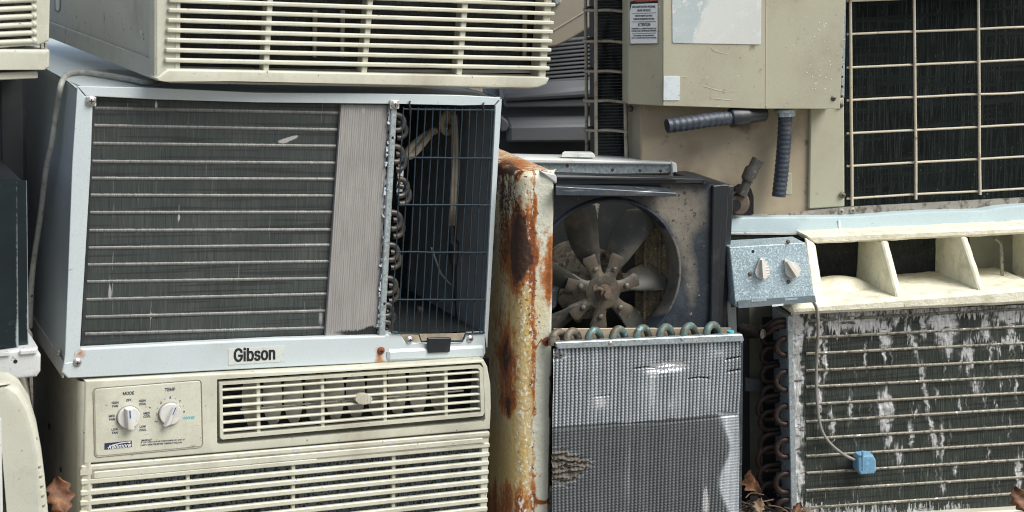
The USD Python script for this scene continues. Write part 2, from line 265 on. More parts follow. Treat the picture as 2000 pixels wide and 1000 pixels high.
mat('rusted_paint', (.62, .63, .52), .5, var=.08, vs=12, layers=[dict(col=(.55, .40, .155), attr=('stain', .25, 1.0, .9), bscale=25, stretch=(1, 1, .4)), dict(col=(.11, .12, .07), rough=.7, noise=(11, 6.0, .60, .72), stretch=(1, 1, .35), amt=.6),
     dict(col=(.42, .15, .03), rough=.85, attr=('rust', .46, .72, 1.15), bscale=85, stretch=(1, 1, .6)), dict(col=(.22, .065, .018), rough=.9, attr=('rust', .62, 1.0, 1.1), bscale=150), dict(col=(.045, .022, .014), rough=.95, attr=('char', .45, .68, 1.2), bscale=190),
     dict(col=(.10, .05, .025), rough=.9, noise=(130, 5.0, .585, .63), attr=('pit', .2, .6, .3)), dict(col=(.72, .72, .62), rough=.6, noise=(150, 5.0, .55, .61), stretch=(1, 1, .6), attr=('flake', .3, .7, .3))], bump=.55, bscale=130, bd=.003)
mat('sooty_shroud', (.165, .15, .122), .7, var=.25, vs=20, layers=[dict(col=(.014, .022, .031), rough=.5, attr=('soot', .22, .78, .75), bscale=45), dict(col=(.055, .075, .09), rough=.45, noise=(16, 6.0, .52, .72), attr=('soot', .5, .9, .4), amt=.8), specks(.9, 110, .62, (.02, .02, .02)), dict(col=(.35, .33, .28), noise=(90, 6.0, .66, .72))], bump=.3, bscale=160, bd=.002)
mat('sooty_lip', (.06, .075, .09), .4, .4, var=.3, vs=40, layers=[dict(col=(.25, .27, .28), noise=(60, 5.0, .58, .66), stretch=(.2, 1, 2)), dirt(.55, .7, 30, .4)])
mat('fan_metal', (.10, .083, .061), .55, .25, var=.25, vs=18, layers=[dict(col=(.045, .05, .045), rough=.5, noise=(14, 5.0, .48, .62), amt=.85), dict(col=(.19, .16, .118), noise=(40, 5.0, .6, .7)), dict(col=(.16, .06, .025), noise=(60, 5.0, .66, .72))], bump=.25, bscale=140)
mat('fan_blade', (.052, .054, .046), .5, .2, var=.3, vs=14, layers=[dict(col=(.14, .118, .085), rough=.8, noise=(16, 6.0, .5, .66)), dict(col=(.22, .19, .14), rough=.8, noise=(60, 6.0, .6, .72), amt=.8), specks(.6, 120, .64)], bump=.25, bscale=140)
mat('hub_metal', (.13, .095, .068), .7, .2, var=.3, vs=60, layers=[dict(col=(.2, .08, .04), noise=(70, 4.0, .55, .66), amt=.7)], bump=.3)
mat('dusty_brown', (.115, .092, .055), .85, var=.4, vs=50, layers=[dict(col=(.28, .23, .15), noise=(280, 4.0, .56, .64)), dict(col=(.02, .018, .014), noise=(60, 5.0, .58, .7))], bump=.6, bscale=260, bd=.003)
mat('rust_metal', (.15, .06, .03), .8, .2, var=.35, vs=60, layers=[dict(col=(.32, .27, .2), noise=(120, 4.0, .58, .66))], bump=.3)
mat('verdigris', (.12, .20, .19), .6, .3, var=.25, vs=40, layers=[dict(col=(.13, .11, .08), noise=(60, 5.0, .45, .6)), dict(col=(.18, .40, .42), noise=(90, 4.0, .6, .7))], bump=.2)
mat('tarnished', (.17, .15, .115), .6, .35, var=.25, vs=50, layers=[dict(col=(.06, .055, .045), noise=(90, 4.0, .5, .6))], bump=.2)
mat('spine_fins', (.50, .55, .585), .36, .35, var=.12, vs=20, layers=[dict(col=(.085, .093, .093), rough=.6, metal=.3, attr=('grime', .35, .7, .35), bscale=40, stretch=(1, 1, .15), amt=.86), dict(col=(.2, .21, .215), noise=(110, 1.0, .45, .6), stretch=(1, .1, .03), amt=.35), dict(col=(.045, .05, .053), rough=.8, attr=('valley', .32, .85, .3), bscale=300, amt=.9), dict(col=(.84, .85, .86), rough=.28, metal=.8, attr=('shine', .35, .65, .6), bscale=160), dict(col=(.125, .11, .09), rough=.85, metal=0.0, attr=('torn', .35, .6, .5), bscale=200), dict(col=(.02, .018, .015), rough=.9, attr=('crack', .4, .6, .3), bscale=200)], bump=.4, bscale=380, bd=.002)
mat('shredded_fins', (.032, .041, .034), .6, .2, var=.3, vs=12, layers=[dict(col=(.065, .075, .06), noise=(500, 2.0, .5, .62), stretch=(1, .1, .03), amt=.8), dict(col=(.015, .016, .013), noise=(150, 1.0, .53, .6), stretch=(.03, .1, 1), amt=.7), dict(col=(.30, .31, .29), rough=.4, metal=.5, noise=(130, 4.0, .64, .7), stretch=(1, .1, .1)),
     dict(col=(.17, .18, .17), rough=.45, metal=.2, attr=('shine', .22, .62, .6), bscale=200, stretch=(1, .3, .1), amt=.8), dict(col=(.60, .61, .60), rough=.38, metal=.3, attr=('shine', .54, .84, 1.0), bscale=240, stretch=(1, .3, .16)), dict(col=(.12, .11, .10), rough=.5, noise=(100, 5.0, .55, .62), attr=('shine', .4, .8, .2), stretch=(.35, .2, 1.2))], bump=.7, bscale=300, bstretch=(1, .1, .12), bd=.004)
mat('copper_dark', (.045, .028, .024), .42, .5, var=.35, vs=40, layers=[dict(col=(.03, .025, .022), rough=.6, noise=(50, 5.0, .48, .6)), dict(col=(.20, .12, .09), noise=(120, 4.0, .62, .7))])
mat('foam_white', (.78, .755, .60), .8, var=.05, vs=20, layers=[dict(col=(.46, .42, .29), noise=(34, 6.0, .48, .68), amt=.65), specks(.8, 140, .67, (.10, .09, .06)), dict(col=(.5, .37, .18), noise=(25, 6.0, .66, .75), amt=.6)], bump=.5, bscale=260, bd=.002, spec=.3)
mat('spangle', (.38, .48, .515), .45, .35, var=.16, vs=22, bump=.05, layers=[dirt(.55, .75, 30, .45), dict(col=(.62, .74, .78), noise=(330, 1.0, .52, .58), amt=.9), dict(col=(.22, .34, .40), noise=(420, 1.0, .54, .6), amt=.8)])
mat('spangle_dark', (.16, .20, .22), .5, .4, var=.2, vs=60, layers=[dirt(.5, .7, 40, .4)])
mat('pale_blue_metal', (.46, .575, .60), .38, var=.05, vs=6, layers=[dirt(.6, .8, 12, .4), specks(.7, 110, .68), dict(col=(.62, .68, .69), noise=(9, 4.0, .56, .7), amt=.6)], bump=.06, bscale=16, bd=.006)
mat('tan_paint', (.42, .41, .305), .5, var=.07, vs=5, layers=[dirt(.50, .78, 7, .45, col=(.24, .18, .11)), dict(col=(.14, .10, .065), rough=.8, noise=(24, 6.0, .64, .73), amt=.7), dict(col=(.66, .66, .58), noise=(100, 3.0, .70, .73)), specks(.6, 120, .68)], bump=.07, bscale=22, bd=.005)
mat('tan_paint_stained', (.40, .335, .235), .55, var=.12, vs=7, layers=[dict(col=(.20, .13, .075), rough=.7, noise=(9, 6.0, .5, .72), amt=.7), dict(col=(.09, .06, .04), rough=.8, noise=(26, 6.0, .62, .72), amt=.8), specks(.7, 110, .66), dict(col=(.05, .04, .03), rough=.9, attr=('soot', .4, .8, .6), bscale=40, amt=.8)], bump=.07, bscale=22, bd=.005)
mat('tan_shade', (.31, .285, .225), .5, var=.08, vs=6, layers=[dirt(.5, .75, 9, .45), specks(.6, 110, .68), dict(col=(.42, .38, .3), noise=(90, 4.0, .68, .72))])
mat('wire_tan', (.52, .47, .36), .5, var=.08, vs=40, layers=[dict(col=(.24, .14, .07), noise=(70, 5.0, .6, .68), amt=.8)])
mat('wire_tan_dirty', (.36, .325, .26), .55, var=.15, vs=40, layers=[dict(col=(.2, .12, .07), noise=(60, 5.0, .55, .66), amt=.8)])
mat('fins_black', (.006, .009, .008), .9, 0, spec=.15, var=.4, vs=9, layers=[dict(col=(.022, .03, .028), noise=(420, 2.0, .5, .62), stretch=(1, .1, .03)), dict(col=(.012, .018, .016), noise=(150, 1.0, .55, .6), stretch=(.04, .1, 1)), dict(col=(.30, .33, .32), rough=.4, noise=(260, 3.0, .69, .74), attr=('specks', .3, 1.0, .3)), dict(col=(.05, .065, .06), noise=(300, 3.0, .64, .72), stretch=(1, .1, .2))], bump=.5, bscale=500, bstretch=(1, .1, .05))
mat('coil_ribs', (.075, .085, .083), .55, .25, var=.3, vs=40, layers=[dict(col=(.24, .26, .25), noise=(240, 4.0, .62, .70)), dict(col=(.01, .012, .012), noise=(60, 4.0, .5, .65), stretch=(1, 1, .2))], bump=.3, bscale=400)
mat('conduit', (.036, .048, .066), .45, .15, var=.15, vs=40, layers=[dirt(.52, .7, 40, .5), dict(col=(.10, .125, .15), noise=(120, 4.0, .6, .68), amt=.6)])
mat('valve_metal', (.07, .068, .06), .5, .3, var=.3, vs=60, layers=[dict(col=(.2, .17, .13), noise=(90, 4.0, .58, .68))], bump=.2)
mat('rail_metal', (.33, .305, .26), .6, .2, var=.2, vs=30, layers=[dict(col=(.12, .10, .075), noise=(60, 6.0, .5, .62)), dict(col=(.45, .43, .38), noise=(160, 4.0, .62, .68))], bump=.25, bscale=200)
mat('brass_dirty', (.13, .10, .075), .55, .4, var=.3, vs=60, layers=[dirt(.45, .65, 80, .7)])
mat('grey_plastic', (.135, .145, .155), .42, var=.06, vs=6, layers=[dirt(.55, .8, 9, .3), specks(.5, 80, .68)])
mat('grey_plastic_dark', (.05, .055, .06), .5, var=.1, layers=[dirt(.55, .8, 9, .3)])
mat('beige_plastic', (.31, .28, .22), .45, var=.08, vs=6, layers=[dirt(.5, .8, 9, .4)])
mat('green_panel', (.22, .225, .17), .6, var=.15, layers=[dirt(.5, .7, 15, .6)])
mat('blue_foam', (.15, .32, .46), .7, var=.1, vs=60, layers=[dict(col=(.22, .45, .66), noise=(200, 3.0, .55, .65)), dirt(.58, .75, 90, .4)], bump=.4, bscale=300)
mat('leaf_brown', (.14, .06, .028), .7, var=.35, vs=40, layers=[dict(col=(.25, .13, .06), noise=(60, 4.0, .52, .66)), dict(col=(.06, .03, .018), noise=(90, 5.0, .58, .66))], bump=.4, bscale=160, bd=.003)
mat('leaf_tan', (.17, .11, .065), .7, var=.3, vs=40, bump=.4, bscale=160)
mat('twig', (.16, .11, .07), .8, var=.3, vs=60)
mat('ground', (.17, .145, .11), .9, var=.35, vs=1.5, layers=[dict(col=(.08, .065, .045), noise=(18, 8.0, .48, .62)), dict(col=(.28, .25, .2), noise=(70, 4.0, .58, .66))], bump=.8, bscale=50, bd=.01)
mat('board_wall', (.10, .09, .075), .85, var=.3, vs=3, layers=[dict(col=(.05, .045, .04), noise=(30, 5.0, .5, .65), stretch=(1, 1, .06))])

def blob(X, Y, cx, cy, rx, ry, p=1.0, ang=0):
    c, s = math.cos(math.radians(ang)), math.sin(math.radians(ang)); u, v = X - cx, Y - cy
    return np.exp(-(((u * c + v * s) / rx) ** 2 + ((-u * s + v * c) / ry) ** 2) ** p)
def streak(X, Y, pts, w):
    d = np.full(X.shape, 1e9)
    for (a, b), (c, e) in zip(pts[:-1], pts[1:]):
        t = np.clip(((X - a) * (c - a) + (Y - b) * (e - b)) / ((c - a) ** 2 + (e - b) ** 2), 0, 1); d = np.minimum(d, np.hypot(X - a - t * (c - a), Y - b - t * (e - b)))
    return np.exp(-(d / w) ** 2)
def bil(c, nu, nv):
    """Grid between four corners TL, TR, BR, BL; rows run up."""
    c = [np.asarray(k, float) for k in c]; u, v = np.linspace(0, 1, nu)[None, :, None], np.linspace(0, 1, nv)[:, None, None]
    return (c[3] * (1 - u) + c[2] * u) * (1 - v) + (c[0] * (1 - u) + c[1] * u) * v
def lerp(a, b, t): return a + (b - a) * t

# ------------------------------------------------------------------ setting
n = 41; g = np.linspace(-40, 40, n); G = np.stack(np.meshgrid(g, g), -1); P = np.dstack([G, np.zeros((n, n))])
v, f = gridm(P); part('/World', 'ground', (v, f), 'ground', kind='structure')

# ------------------------------------------------------------------ cream unit on top of the left stack
T = Frame(305, 157, 1.93, 33, 4.5, 2.2)
u = thing('window_air_conditioner', 'cream window air conditioner with wide slatted grille, topmost of the left stack', 'air conditioner', T)
W, H = T.at(1080, 170)[0], T.at(600, -105)[2]
dep = .58
case = [boxm(.004, .007, .028, dep, .012, H), boxm(W - .007, W - .004, .028, dep, .012, H), boxm(.004, W - .004, .03, dep, .008, .012), boxm(.004, W - .004, .03, dep, H, H + .004), boxm(.004, W - .004, dep, dep + .003, .008, H)]
part(u, 'case', case, 'cream_metal')
part(u, 'base_pan', [boxm(.000, .0035, .026, dep + .004, .002, .026, .0012), boxm(.0, W, .032, dep + .004, .0, .0035)], 'cream_metal')
for x, y in ((133, 70), (190, 88)):
    c = T.on(x, y, 0, .004); part(u, 'screw', disc(c, .0048, .003, 14, .7, (-1, 0, 0)), 'screw_metal', 40)
c = T.on(286, 116, 0, .004); part(u, 'screw_hole', disc(c, .004, .0004, 14, 0, (-1, 0, 0)), 'dark_hole')
c = T.on(275, 64, 0, .004); part(u, 'dimple', disc(c, .0035, .0012, 14, .8, (-1, 0, 0)), 'paper_white', 40)
q = [T.on(*p, 0, .0035) for p in ((106, -30), (118, -28), (118, 20), (113, 25), (107, 20))]
part(u, 'side_label', hull([k + [e, 0, 0] for k in q for e in (0, -.0004)]), 'green_panel')
q2 = [T.on(*p, 0, .0030) for p in ((108, -30), (116, -28), (116, 17), (113, 22), (109, 17))]
part(u, 'label_print', hull([k + [e, 0, 0] for k in q2 for e in (0, -.0003)]), 'paper_white')
# front: frame and grille
part(u, 'bezel', [pslab(T, [(303, -120), (349, -118), (347, 150), (303, 154)], .006, .026, .003)], 'cream_plastic')
part(u, 'bezel', [pslab(T, [(1072, -100), (1087, -100), (1066, 160), (1053, 152)], .006, .028, .002)], 'cream_plastic')
out = T.xz([(303, 152), (325, 134), (450, 136.5), (700, 142), (1060, 150.5), (1072, 152), (1066, 164), (1050, 171), (1030, 172.5), (800, 167), (450, 158.5), (320, 159.5), (306, 157)])
part(u, 'bottom_rail', [bplate(out, -.004, .03, .004)], 'cream_plastic', 35)
part(u, 'top_rail', [pslab(T, [(303, -118), (1090, -100), (1088, -62), (303, -78)], -.002, .03, .004)], 'cream_plastic')
part(u, 'base_foot', [pslab(T, [(330, 158), (1040, 171), (1036, 174), (332, 162)], .012, .06)], 'cream_dull')
for i in range(10):
    yl, yr = 117 - 19.5 * i, 133 - 17.75 * i; xl, xr = 323 + 1.3 * i, 1075 + 1.6 * i
    wq = RNG.normal(0, .25, 2); q = [T.at(xl, yl - 3.6 + wq[0]), T.at(xr, yr - 3.0 + wq[1]), T.at(xr - .6, yr + 4.6 + wq[1]), T.at(xl, yl + 5.2 + wq[0])]
    part(u, 'slat', slab(q, .0085, .0015), 'cream_plastic')
for x0, x1 in ((530, 522), (726, 714), (912, 900)):
    k = lambda y: lerp(x0, x1, y / 135)
    part(u, 'rib', pslab(T, [(k(-60) - 7, -60), (k(-60) + 3.5, -60), (k(146) + 3.5, 148), (k(146) - 7, 146)], .004, .018, .001), 'cream_dull')
part(u, 'rib', pslab(T, [(347, -60), (353, -60), (352, 137), (341, 136)], .0045, .02, .001), 'cream_dull')
P = bil([T.at(330, -120, .034), T.at(1085, -110, .034), T.at(1065, 152, .034), T.at(320, 142, .034)], 120, 30); P[..., 1] += .006 * meshkit.fbm(P * 60, 3)
part(u, 'evaporator_coil', gridm(P), 'lint_filter', True)
for x in (612, 666, 1022):
    part(u, 'coil_bracket', pslab(T, [(x, 20), (x + 8, 20), (x + 6, 112), (x, 112)], .030, .004), 'cream_inner')

# ------------------------------------------------------------------ white unit shown from its back: coil, wire guard
G = Frame(118, 735, 2.0, 28, 3, 3.9)
u = thing('window_air_conditioner', 'bluish white air conditioner with exposed coil behind a steel frame and wire guard', 'air conditioner', G)
tl, tr, bl, br = G.at(150, 168), G.at(979, 190), G.at(125, 738), G.at(945, 705)
W, H = tr[0], tl[2]; dep = .80
def skew(y, z0=0.0): return np.array([0, y, 0])
def sheet4(a, b, c, d, off): return hexa([a, b, c, d, a + off, b + off, c + off, d + off])
# side, top, bottom, right and back sheets of the case follow the front outline backwards
E3 = .0012
flat = lambda p, y: np.array([p[0], y, p[2]])
Pside = np.stack([np.stack([flat(lerp(bl, tl, t), y) + [0.006 * math.exp(-(y / .012)) - .0, 0, 0] for y in np.linspace(.002, dep, 14)[::-1]]) for t in np.linspace(.035, 1, 30)])
Pside[..., 0] += .0035 * (meshkit.fbm(Pside * 9, 3) - .5) * np.clip(Pside[..., 1] / .1, 0, 1)
part(u, 'case_side', shell(Pside, (.002, 0, 0)), 'white_enamel', True, attrs={'rust': np.zeros(Pside.shape[0] * Pside.shape[1] * 2)})
Ptop = np.stack([np.stack([flat(lerp(tl, tr, t), y) + [0, 0, -.002 * math.sin(t * 3.1) - .004 * math.exp(-y / .006)] for t in np.linspace(0, 1, 40)]) for y in np.linspace(.002, dep, 16)])
Ptop[..., 2] += .003 * (meshkit.fbm(Ptop * 7, 3) - .5) * np.clip(Ptop[..., 1] / .08, 0, 1)
part(u, 'case_top', shell(Ptop, (0, 0, -.002)), 'white_enamel', True, attrs={'rust': np.zeros(Ptop.shape[0] * Ptop.shape[1] * 2)})
rin = G.at(949, 655)
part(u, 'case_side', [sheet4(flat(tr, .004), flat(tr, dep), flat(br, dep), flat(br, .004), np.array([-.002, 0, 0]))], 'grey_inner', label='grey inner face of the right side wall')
part(u, 'case_back', [boxm(min(tl[0], bl[0]), W, dep, dep + .003, 0, H)], 'dark_case')
part(u, 'base_pan', [sheet4(flat(bl, .01), flat(br, .01), flat(br, dep), flat(bl, dep), np.array([0, 0, .002])),
     sheet4(flat(bl, .0) + [-.002, 0, .0], flat(bl, dep) + [-.002, 0, 0], flat(bl, dep) + [-.001, 0, .03], flat(bl, 0) + [-.001, 0, .022], np.array([.0015, 0, 0]))], 'white_enamel_old')
def frame_piece(name, pts, d, t=.004, b=.0012, rust=None, label=None, holes=()):
    g = bplate(G.xz(pts, d), d, d + t, b, holes=[G.xz(h, d) for h in holes])
    tm = trimesh.Trimesh(*g, process=False).subdivide_to_size(.012); X, Y = G.px(tm.vertices)
    return part(u, name, (np.array(tm.vertices), np.array(tm.faces)), 'white_enamel', False, label, attrs={'rust': rust(X, Y) if rust else np.zeros(len(X))})
frame_piece('frame_strip', [(151, 170), (166, 188), (188, 190), (188, 206), (181, 206), (177, 320), (156, 682), (145, 690), (141, 708), (125, 709), (127, 690), (141, 320)], -.003)
frame_piece('frame_strip', [(152, 168.5), (300, 171.5), (500, 181), (740, 183), (900, 186), (978, 190.5), (966, 205), (900, 206), (774, 203), (500, 200), (300, 194), (168, 187.5)], -.002)
frame_piece('frame_strip', [(980, 193), (952, 680), (947, 651), (968, 207)], -.002)
rb = lambda X, Y: blob(X, Y, 156, 690, 13, 16) * .8 + blob(X, Y, 744, 700, 5, 13) * .9 + blob(X, Y, 744, 685, 12, 12) * .75 + .5 * blob(X, Y, 800, 706, 130, 4) + .4 * blob(X, Y, 170, 738, 50, 5) + .45 * blob(X, Y, 935, 698, 25, 8)
frame_piece('bottom_rail', [(125, 709), (141, 707), (146, 690), (156, 681), (350, 671), (540, 662), (752, 656), (756, 652), (783, 652), (792, 668), (830, 672), (905, 670), (916, 652), (948, 650), (949, 690), (943, 703), (920, 706), (756, 708), (540, 718), (330, 729), (160, 738), (132, 739), (121, 728)], -.004, .012, .003, rb)
part(u, 'rail_fold', [pslab(G, [(757, 684), (948, 675), (946, 700), (758, 706)], -.009, .008, .004)], 'white_enamel', attrs=None)
for x, y, r in ((178, 197, .0066), (771, 204, .0066)):
    part(u, 'screw_tab', pslab(G, [(x - 9, y - 9), (x + 9, y - 8), (x + 9, y + 9), (x - 9, y + 9)], -.006, .003, .001), 'white_enamel_old'); screw(u, G, x, y, -.006, r)
for x, y in ((151, 708), (800, 664), (918, 662)): screw(u, G, x, y, -.0045, .006)
screw(u, G, 744, 685, -.0045, .0062, 'screw_rust', label='rusted screw with a rust run below it')
c = G.on(115, 689, 0, bl[0] - .001); part(u, 'screw', disc(c, .0058, .004, 16, .75, (-1, 0, 0)), 'screw_metal', 40)
# coil
dc = .012
cq = [(185, 186), (668, 196), (634, 664), (160, 682)]
P = bil([G.at(x, y, dc) for x, y in cq], 240, 200); X, Y = G.px(P)
P[..., 1] += .0012 * (meshkit.fbm(P * np.array([400, 1, 20]), 2) - .5)
sh = .95 * blob(X, Y, 566, 271, 17, 3, 1.2, -18) + .55 * blob(X, Y, 552, 276, 9, 4) + .22 * blob(X, Y, 565, 275, 22, 22) + .8 * blob(X, Y, 305, 207, 3, 12) + .55 * blob(X, Y, 626, 620, 5, 28) + .85 * blob(X, Y, 215, 572, 2.5, 11) + .75 * blob(X, Y, 350, 425, 2.5, 6) + .7 * blob(X, Y, 297, 616, 5, 5)
for x, a, b, w in ((222, 320, 660, 1.4), (215, 540, 600, 1.6), (296, 580, 650, 1.4), (350, 400, 470, 1.3), (430, 620, 668, 1.6), (467, 510, 570, 1.2), (630, 200, 260, 1.5), (250, 200, 235, 1.4), (595, 590, 650, 1.2), (240, 605, 660, 1.2)):
    sh = sh + .42 * streak(X, Y, [(x, a), (x - 3, b)], w)
part(u, 'coil_fins', gridm(P), 'fins_dark', True, attrs={'shine': sh})
yl = [211, 245, 280, 315, 348, 381, 415, 450, 484, 517, 550, 585, 619, 652]; yr = [220, 253, 285, 318, 349.5, 382, 414, 448, 478, 510, 543, 573.6, 606.5, 639.5]
for i, (a, b) in enumerate(zip(yl, yr)):
    xl, xr = 184 - i * 1.45, 660 - i * 2.0
    part(u, 'coil_tube', rod(G.at(xl, a, dc + .0017), G.at(xr, b, dc + .0017), .0031, 10), 'tube_bright', 50)
part(u, 'coil_edge', [pslab(G, [(180, 204), (186, 204), (163, 682), (158, 682)], .008, .03)], 'dark_case')
P = bil([G.at(*p, .006) for p in ((666, 203), (764, 204), (741, 658), (635, 661))], 80, 120); X, Y = G.px(P)
xr = lerp(764, 741, (Y - 204) / 454); P[..., 1] += .0006 * np.sin(P[..., 0] * 2 * np.pi / .0035) + .006 * np.clip(1 - (xr - X) / 9, 0, 1) * (meshkit.fbm(P * 190, 2, 3) - .3)
P[..., 0] += .006 * np.clip(1 - (xr - X) / 14, 0, 1) * (meshkit.noise(P * np.array([1, 1, 170]), 5) - .7)
part(u, 'fin_strip', shell(P, (0, .006, 0)), 'fins_plain', True, 'bare pale fin strip with a ragged right edge', attrs={k: np.concatenate([a.ravel(), a.ravel()]) for k, a in {'soot': blob(X, Y, 690, 650, 60, 9) * .8 + blob(X, Y, 725, 648, 14, 14), 'shine': .75 * blob(X, Y, 752, 395, 8, 90, 2) + .6 * blob(X, Y, 710, 215, 6, 12) + .6 * np.clip(1 - (xr - X) / 6, 0, 1)}.items()})
chips = []
for k in range(70):
    y = RNG.uniform(206, 654); x = lerp(764, 741, (y - 204) / 454) + RNG.uniform(-5, 1); a = RNG.uniform(2, 5); b = RNG.uniform(3, 9); c_ = G.at(x, y, .004); k_ = 2.0 / 2778
    chips.append(hull([c_ + [e * a * k_ * .5 + RNG.normal(0, .0006), RNG.uniform(-.004, .002), f * b * k_ * .5 + RNG.normal(0, .0006)] for e in (-1, 1) for f in (-1, 1) for _ in (0, 1)]))
part(u, 'torn_edge', cat(chips), 'paper_white', kind='stuff')
part(u, 'tube_sheet', [pslab(G, [(765, 207), (776, 208), (752, 657), (741, 657)], -.002, .006, .001)], 'galvanized')
for x, y in ((767, 269), (751, 593)): part(u, 'screw_hole', disc(G.at(x, y, -.002), .0022, .0003, 12), 'dark_hole')
for x, y, r in ((782, 239, 15), (780, 301, 15), (787, 366, 17), (775, 431, 16), (770, 493, 15), (766, 558, 15), (762, 606, 11), (761, 639, 10)):
    for k, dd in enumerate((.012, .036)):
        a, b = G.at(x - 12 + k * 4, y - r + k * 15, dd), G.at(x - 12 + k * 4, y + r + k * 15, dd)
        part(u, 'return_bend', tube(ubend(a, b, (1, 0, 0), .004), .0046, 10), 'tube_dark', 60)
# compartment behind the guard
xa = G.at(752, 430)[0]
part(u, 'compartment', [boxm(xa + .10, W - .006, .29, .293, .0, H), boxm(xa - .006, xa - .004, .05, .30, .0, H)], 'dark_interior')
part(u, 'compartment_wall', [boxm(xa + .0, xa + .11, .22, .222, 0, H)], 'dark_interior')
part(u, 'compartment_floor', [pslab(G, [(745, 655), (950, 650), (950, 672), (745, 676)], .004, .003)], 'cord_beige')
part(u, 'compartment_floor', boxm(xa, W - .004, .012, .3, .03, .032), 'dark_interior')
part(u, 'spare_tag', [pslab(G, [(778, 322), (789, 320), (786, 374), (774, 376)], .05, .001)], 'paper_white')
lettering(u, G, '10', [(779, 326), (786, 325), (785, 338), (778, 339)], .0495, 'ink_black', True)
lettering(u, G, 'A', [(776, 350), (785, 348), (784, 368), (774, 370)], .0495, 'ink_black', True)
# wires in the compartment
part(u, 'grommet', tube(np.array([G.at(876, 240, .12) + [.012 * math.cos(a), 0, .016 * math.sin(a)] for a in np.linspace(0, 2 * np.pi, 20)]), .006, 8), 'cord_beige', 50)
for o in (0, 7):
    part(u, 'wire', tube(curve([G.at(872 + o, 240, .12), G.at(884 + o * .7, 228, .10), G.at(885 + o, 300, .09), G.at(882 + o, 400, .085), G.at(879 + o, 440, .12)]), .0032, 7), 'cord_beige', 50)
part(u, 'wire', tube(curve([G.at(850, 255, .12), G.at(825, 268, .10), G.at(800, 290, .09), G.at(795, 305, .085), G.at(808, 300, .085), G.at(830, 275, .09), G.at(845, 255, .11)]), .006, 8), 'cord_beige', 50)
part(u, 'connector', tube([G.at(882, 440, .12), G.at(883, 470, .12), G.at(888, 475, .12), G.at(890, 512, .12), G.at(888, 520, .12)], [.006, .007, .011, .010, .006], 10), 'tube_dark', 40)
part(u, 'wire', tube(curve([G.at(888, 515, .12), G.at(888, 560, .115), G.at(894, 600, .11), G.at(892, 655, .09), G.at(890, 672, .04)]), .0048, 8), 'cord_black', 50)
part(u, 'wire', tube(curve([G.at(897, 500, .12), G.at(901, 540, .12), G.at(892, 560, .12), G.at(880, 555, .12), G.at(862, 535, .12), G.at(850, 505, .12), G.at(842, 483, .12)]), .0018, 7), 'cord_green', 50)
part(u, 'mounting_bolt', [disc(G.at(822, 640, .14), .022, .012, 20, 0, (0, 0, 1)), disc(G.at(822, 632, .14), .014, .02, 6, 0, (0, 0, 1)), disc(G.at(820, 615, .14), .006, .014, 8, 0, (0, 0, 1))], 'tarnished')
part(u, 'small_plate', pslab(G, [(862, 275), (908, 275), (904, 385), (860, 380)], .285, .003), 'dark_hole')
# wire guard
gd = -.0055
def gp(s, t): return G.at(lerp(lerp(788, 966, s), lerp(764, 943, s), t), lerp(213, 650, t) + (1 - t) * 2 * s, gd)
gu = part(u, 'wire_guard', [bentrod(gp(0, 0), gp(1, 0), .0014, 8)], 'guard_blue', 50)
for k in range(13): part(gu, 'guard_wire', bentrod(gp(k / 12.4, -.008), gp(k / 12.4, 1.0), .0011, 7, .0004, 6), 'guard_blue', 50)
for y in (307, 399, 491.5, 584):
    t = (y - 213) / 437; part(gu, 'guard_wire', bentrod(gp(0, t) - [0, .002, 0], gp(1, t) - [0, .002, 0], .0013, 7, .0004, 6), 'guard_blue', 50)
part(gu, 'guard_wire', tube([gp(.0, 1), G.at(818, 652, gd), G.at(823, 667, gd), G.at(903, 666, gd), G.at(909, 652, gd), gp(1.02, 1)], .0015, 8), 'guard_blue')
for x, y in ((801, 198), (945, 201)): part(gu, 'guard_hook', tube(curve([G.at(x, y, -.001), G.at(x - 1, y + 3, -.007), G.at(x, y + 18, -.006), G.at(x, y + 26, -.004)]), .0014, 7), 'cord_black', 50)
part(u, 'guard_clip', [pslab(G, [(836, 661), (882, 660), (879, 688), (837, 690)], -.0125, .006, .001)], 'black_plastic')
lab = part(u, 'name_label', [pslab(G, [(446, 682), (556, 675), (555, 706), (446, 713)], -.0046, .0005)], 'paper_yellowed')
for e in (0, 1.1): lettering(lab, G, 'Gibson', [(456.5 + e, 680), (536.5 + e, 676), (536.5 + e, 702.5), (456.5 + e, 707.5)], -.0047 - e * 3e-5, 'ink_black', True)

# ------------------------------------------------------------------ cream unit with dials
K = Frame(160, 908, 2.035, 26, 2, 2.6)
u = thing('window_air_conditioner', 'cream air conditioner with two control dials and louvred outlet, bottom of left stack', 'air conditioner', K)
W = K.at(952, 840)[0]; Ht = K.at(160, 742)[2]; zb = K.zg + .02
part(u, 'case', [boxm(-.004, -.001, .018, .46, zb, Ht - .004), boxm(W - .006, W - .003, .03, .46, zb, Ht - .01), boxm(0, W, .03, .46, Ht - .012, Ht - .008), boxm(0, W, .457, .46, zb, Ht), boxm(0, W, .03, .46, zb, zb + .004)], 'cream_dull')
Pc = np.stack([np.stack([np.array([.012 - .0165 * math.sin(a) , .0185 - .0185 * math.cos(a) + .0, z]) for a in np.linspace(math.pi / 2, 0, 9)]) for z in np.linspace(zb, Ht - .004, 12)])
part(u, 'rounded_corner', shell(Pc, (.001, .003, 0)), 'cream_plastic', True)
outer = [(165, 743), (400, 731), (700, 718), (946, 703), (953, 716), (959, 750), (960, 795), (958, 839), (540, 875.5), (163, 907)]
rec = [(424, 741), (940, 708), (944, 716), (948, 818), (944, 824), (430, 869), (424, 866)]
part(u, 'front_panel', bplate(K.xz(outer), 0, .03, .004, [K.xz(rec)]), 'cream_plastic', 30)
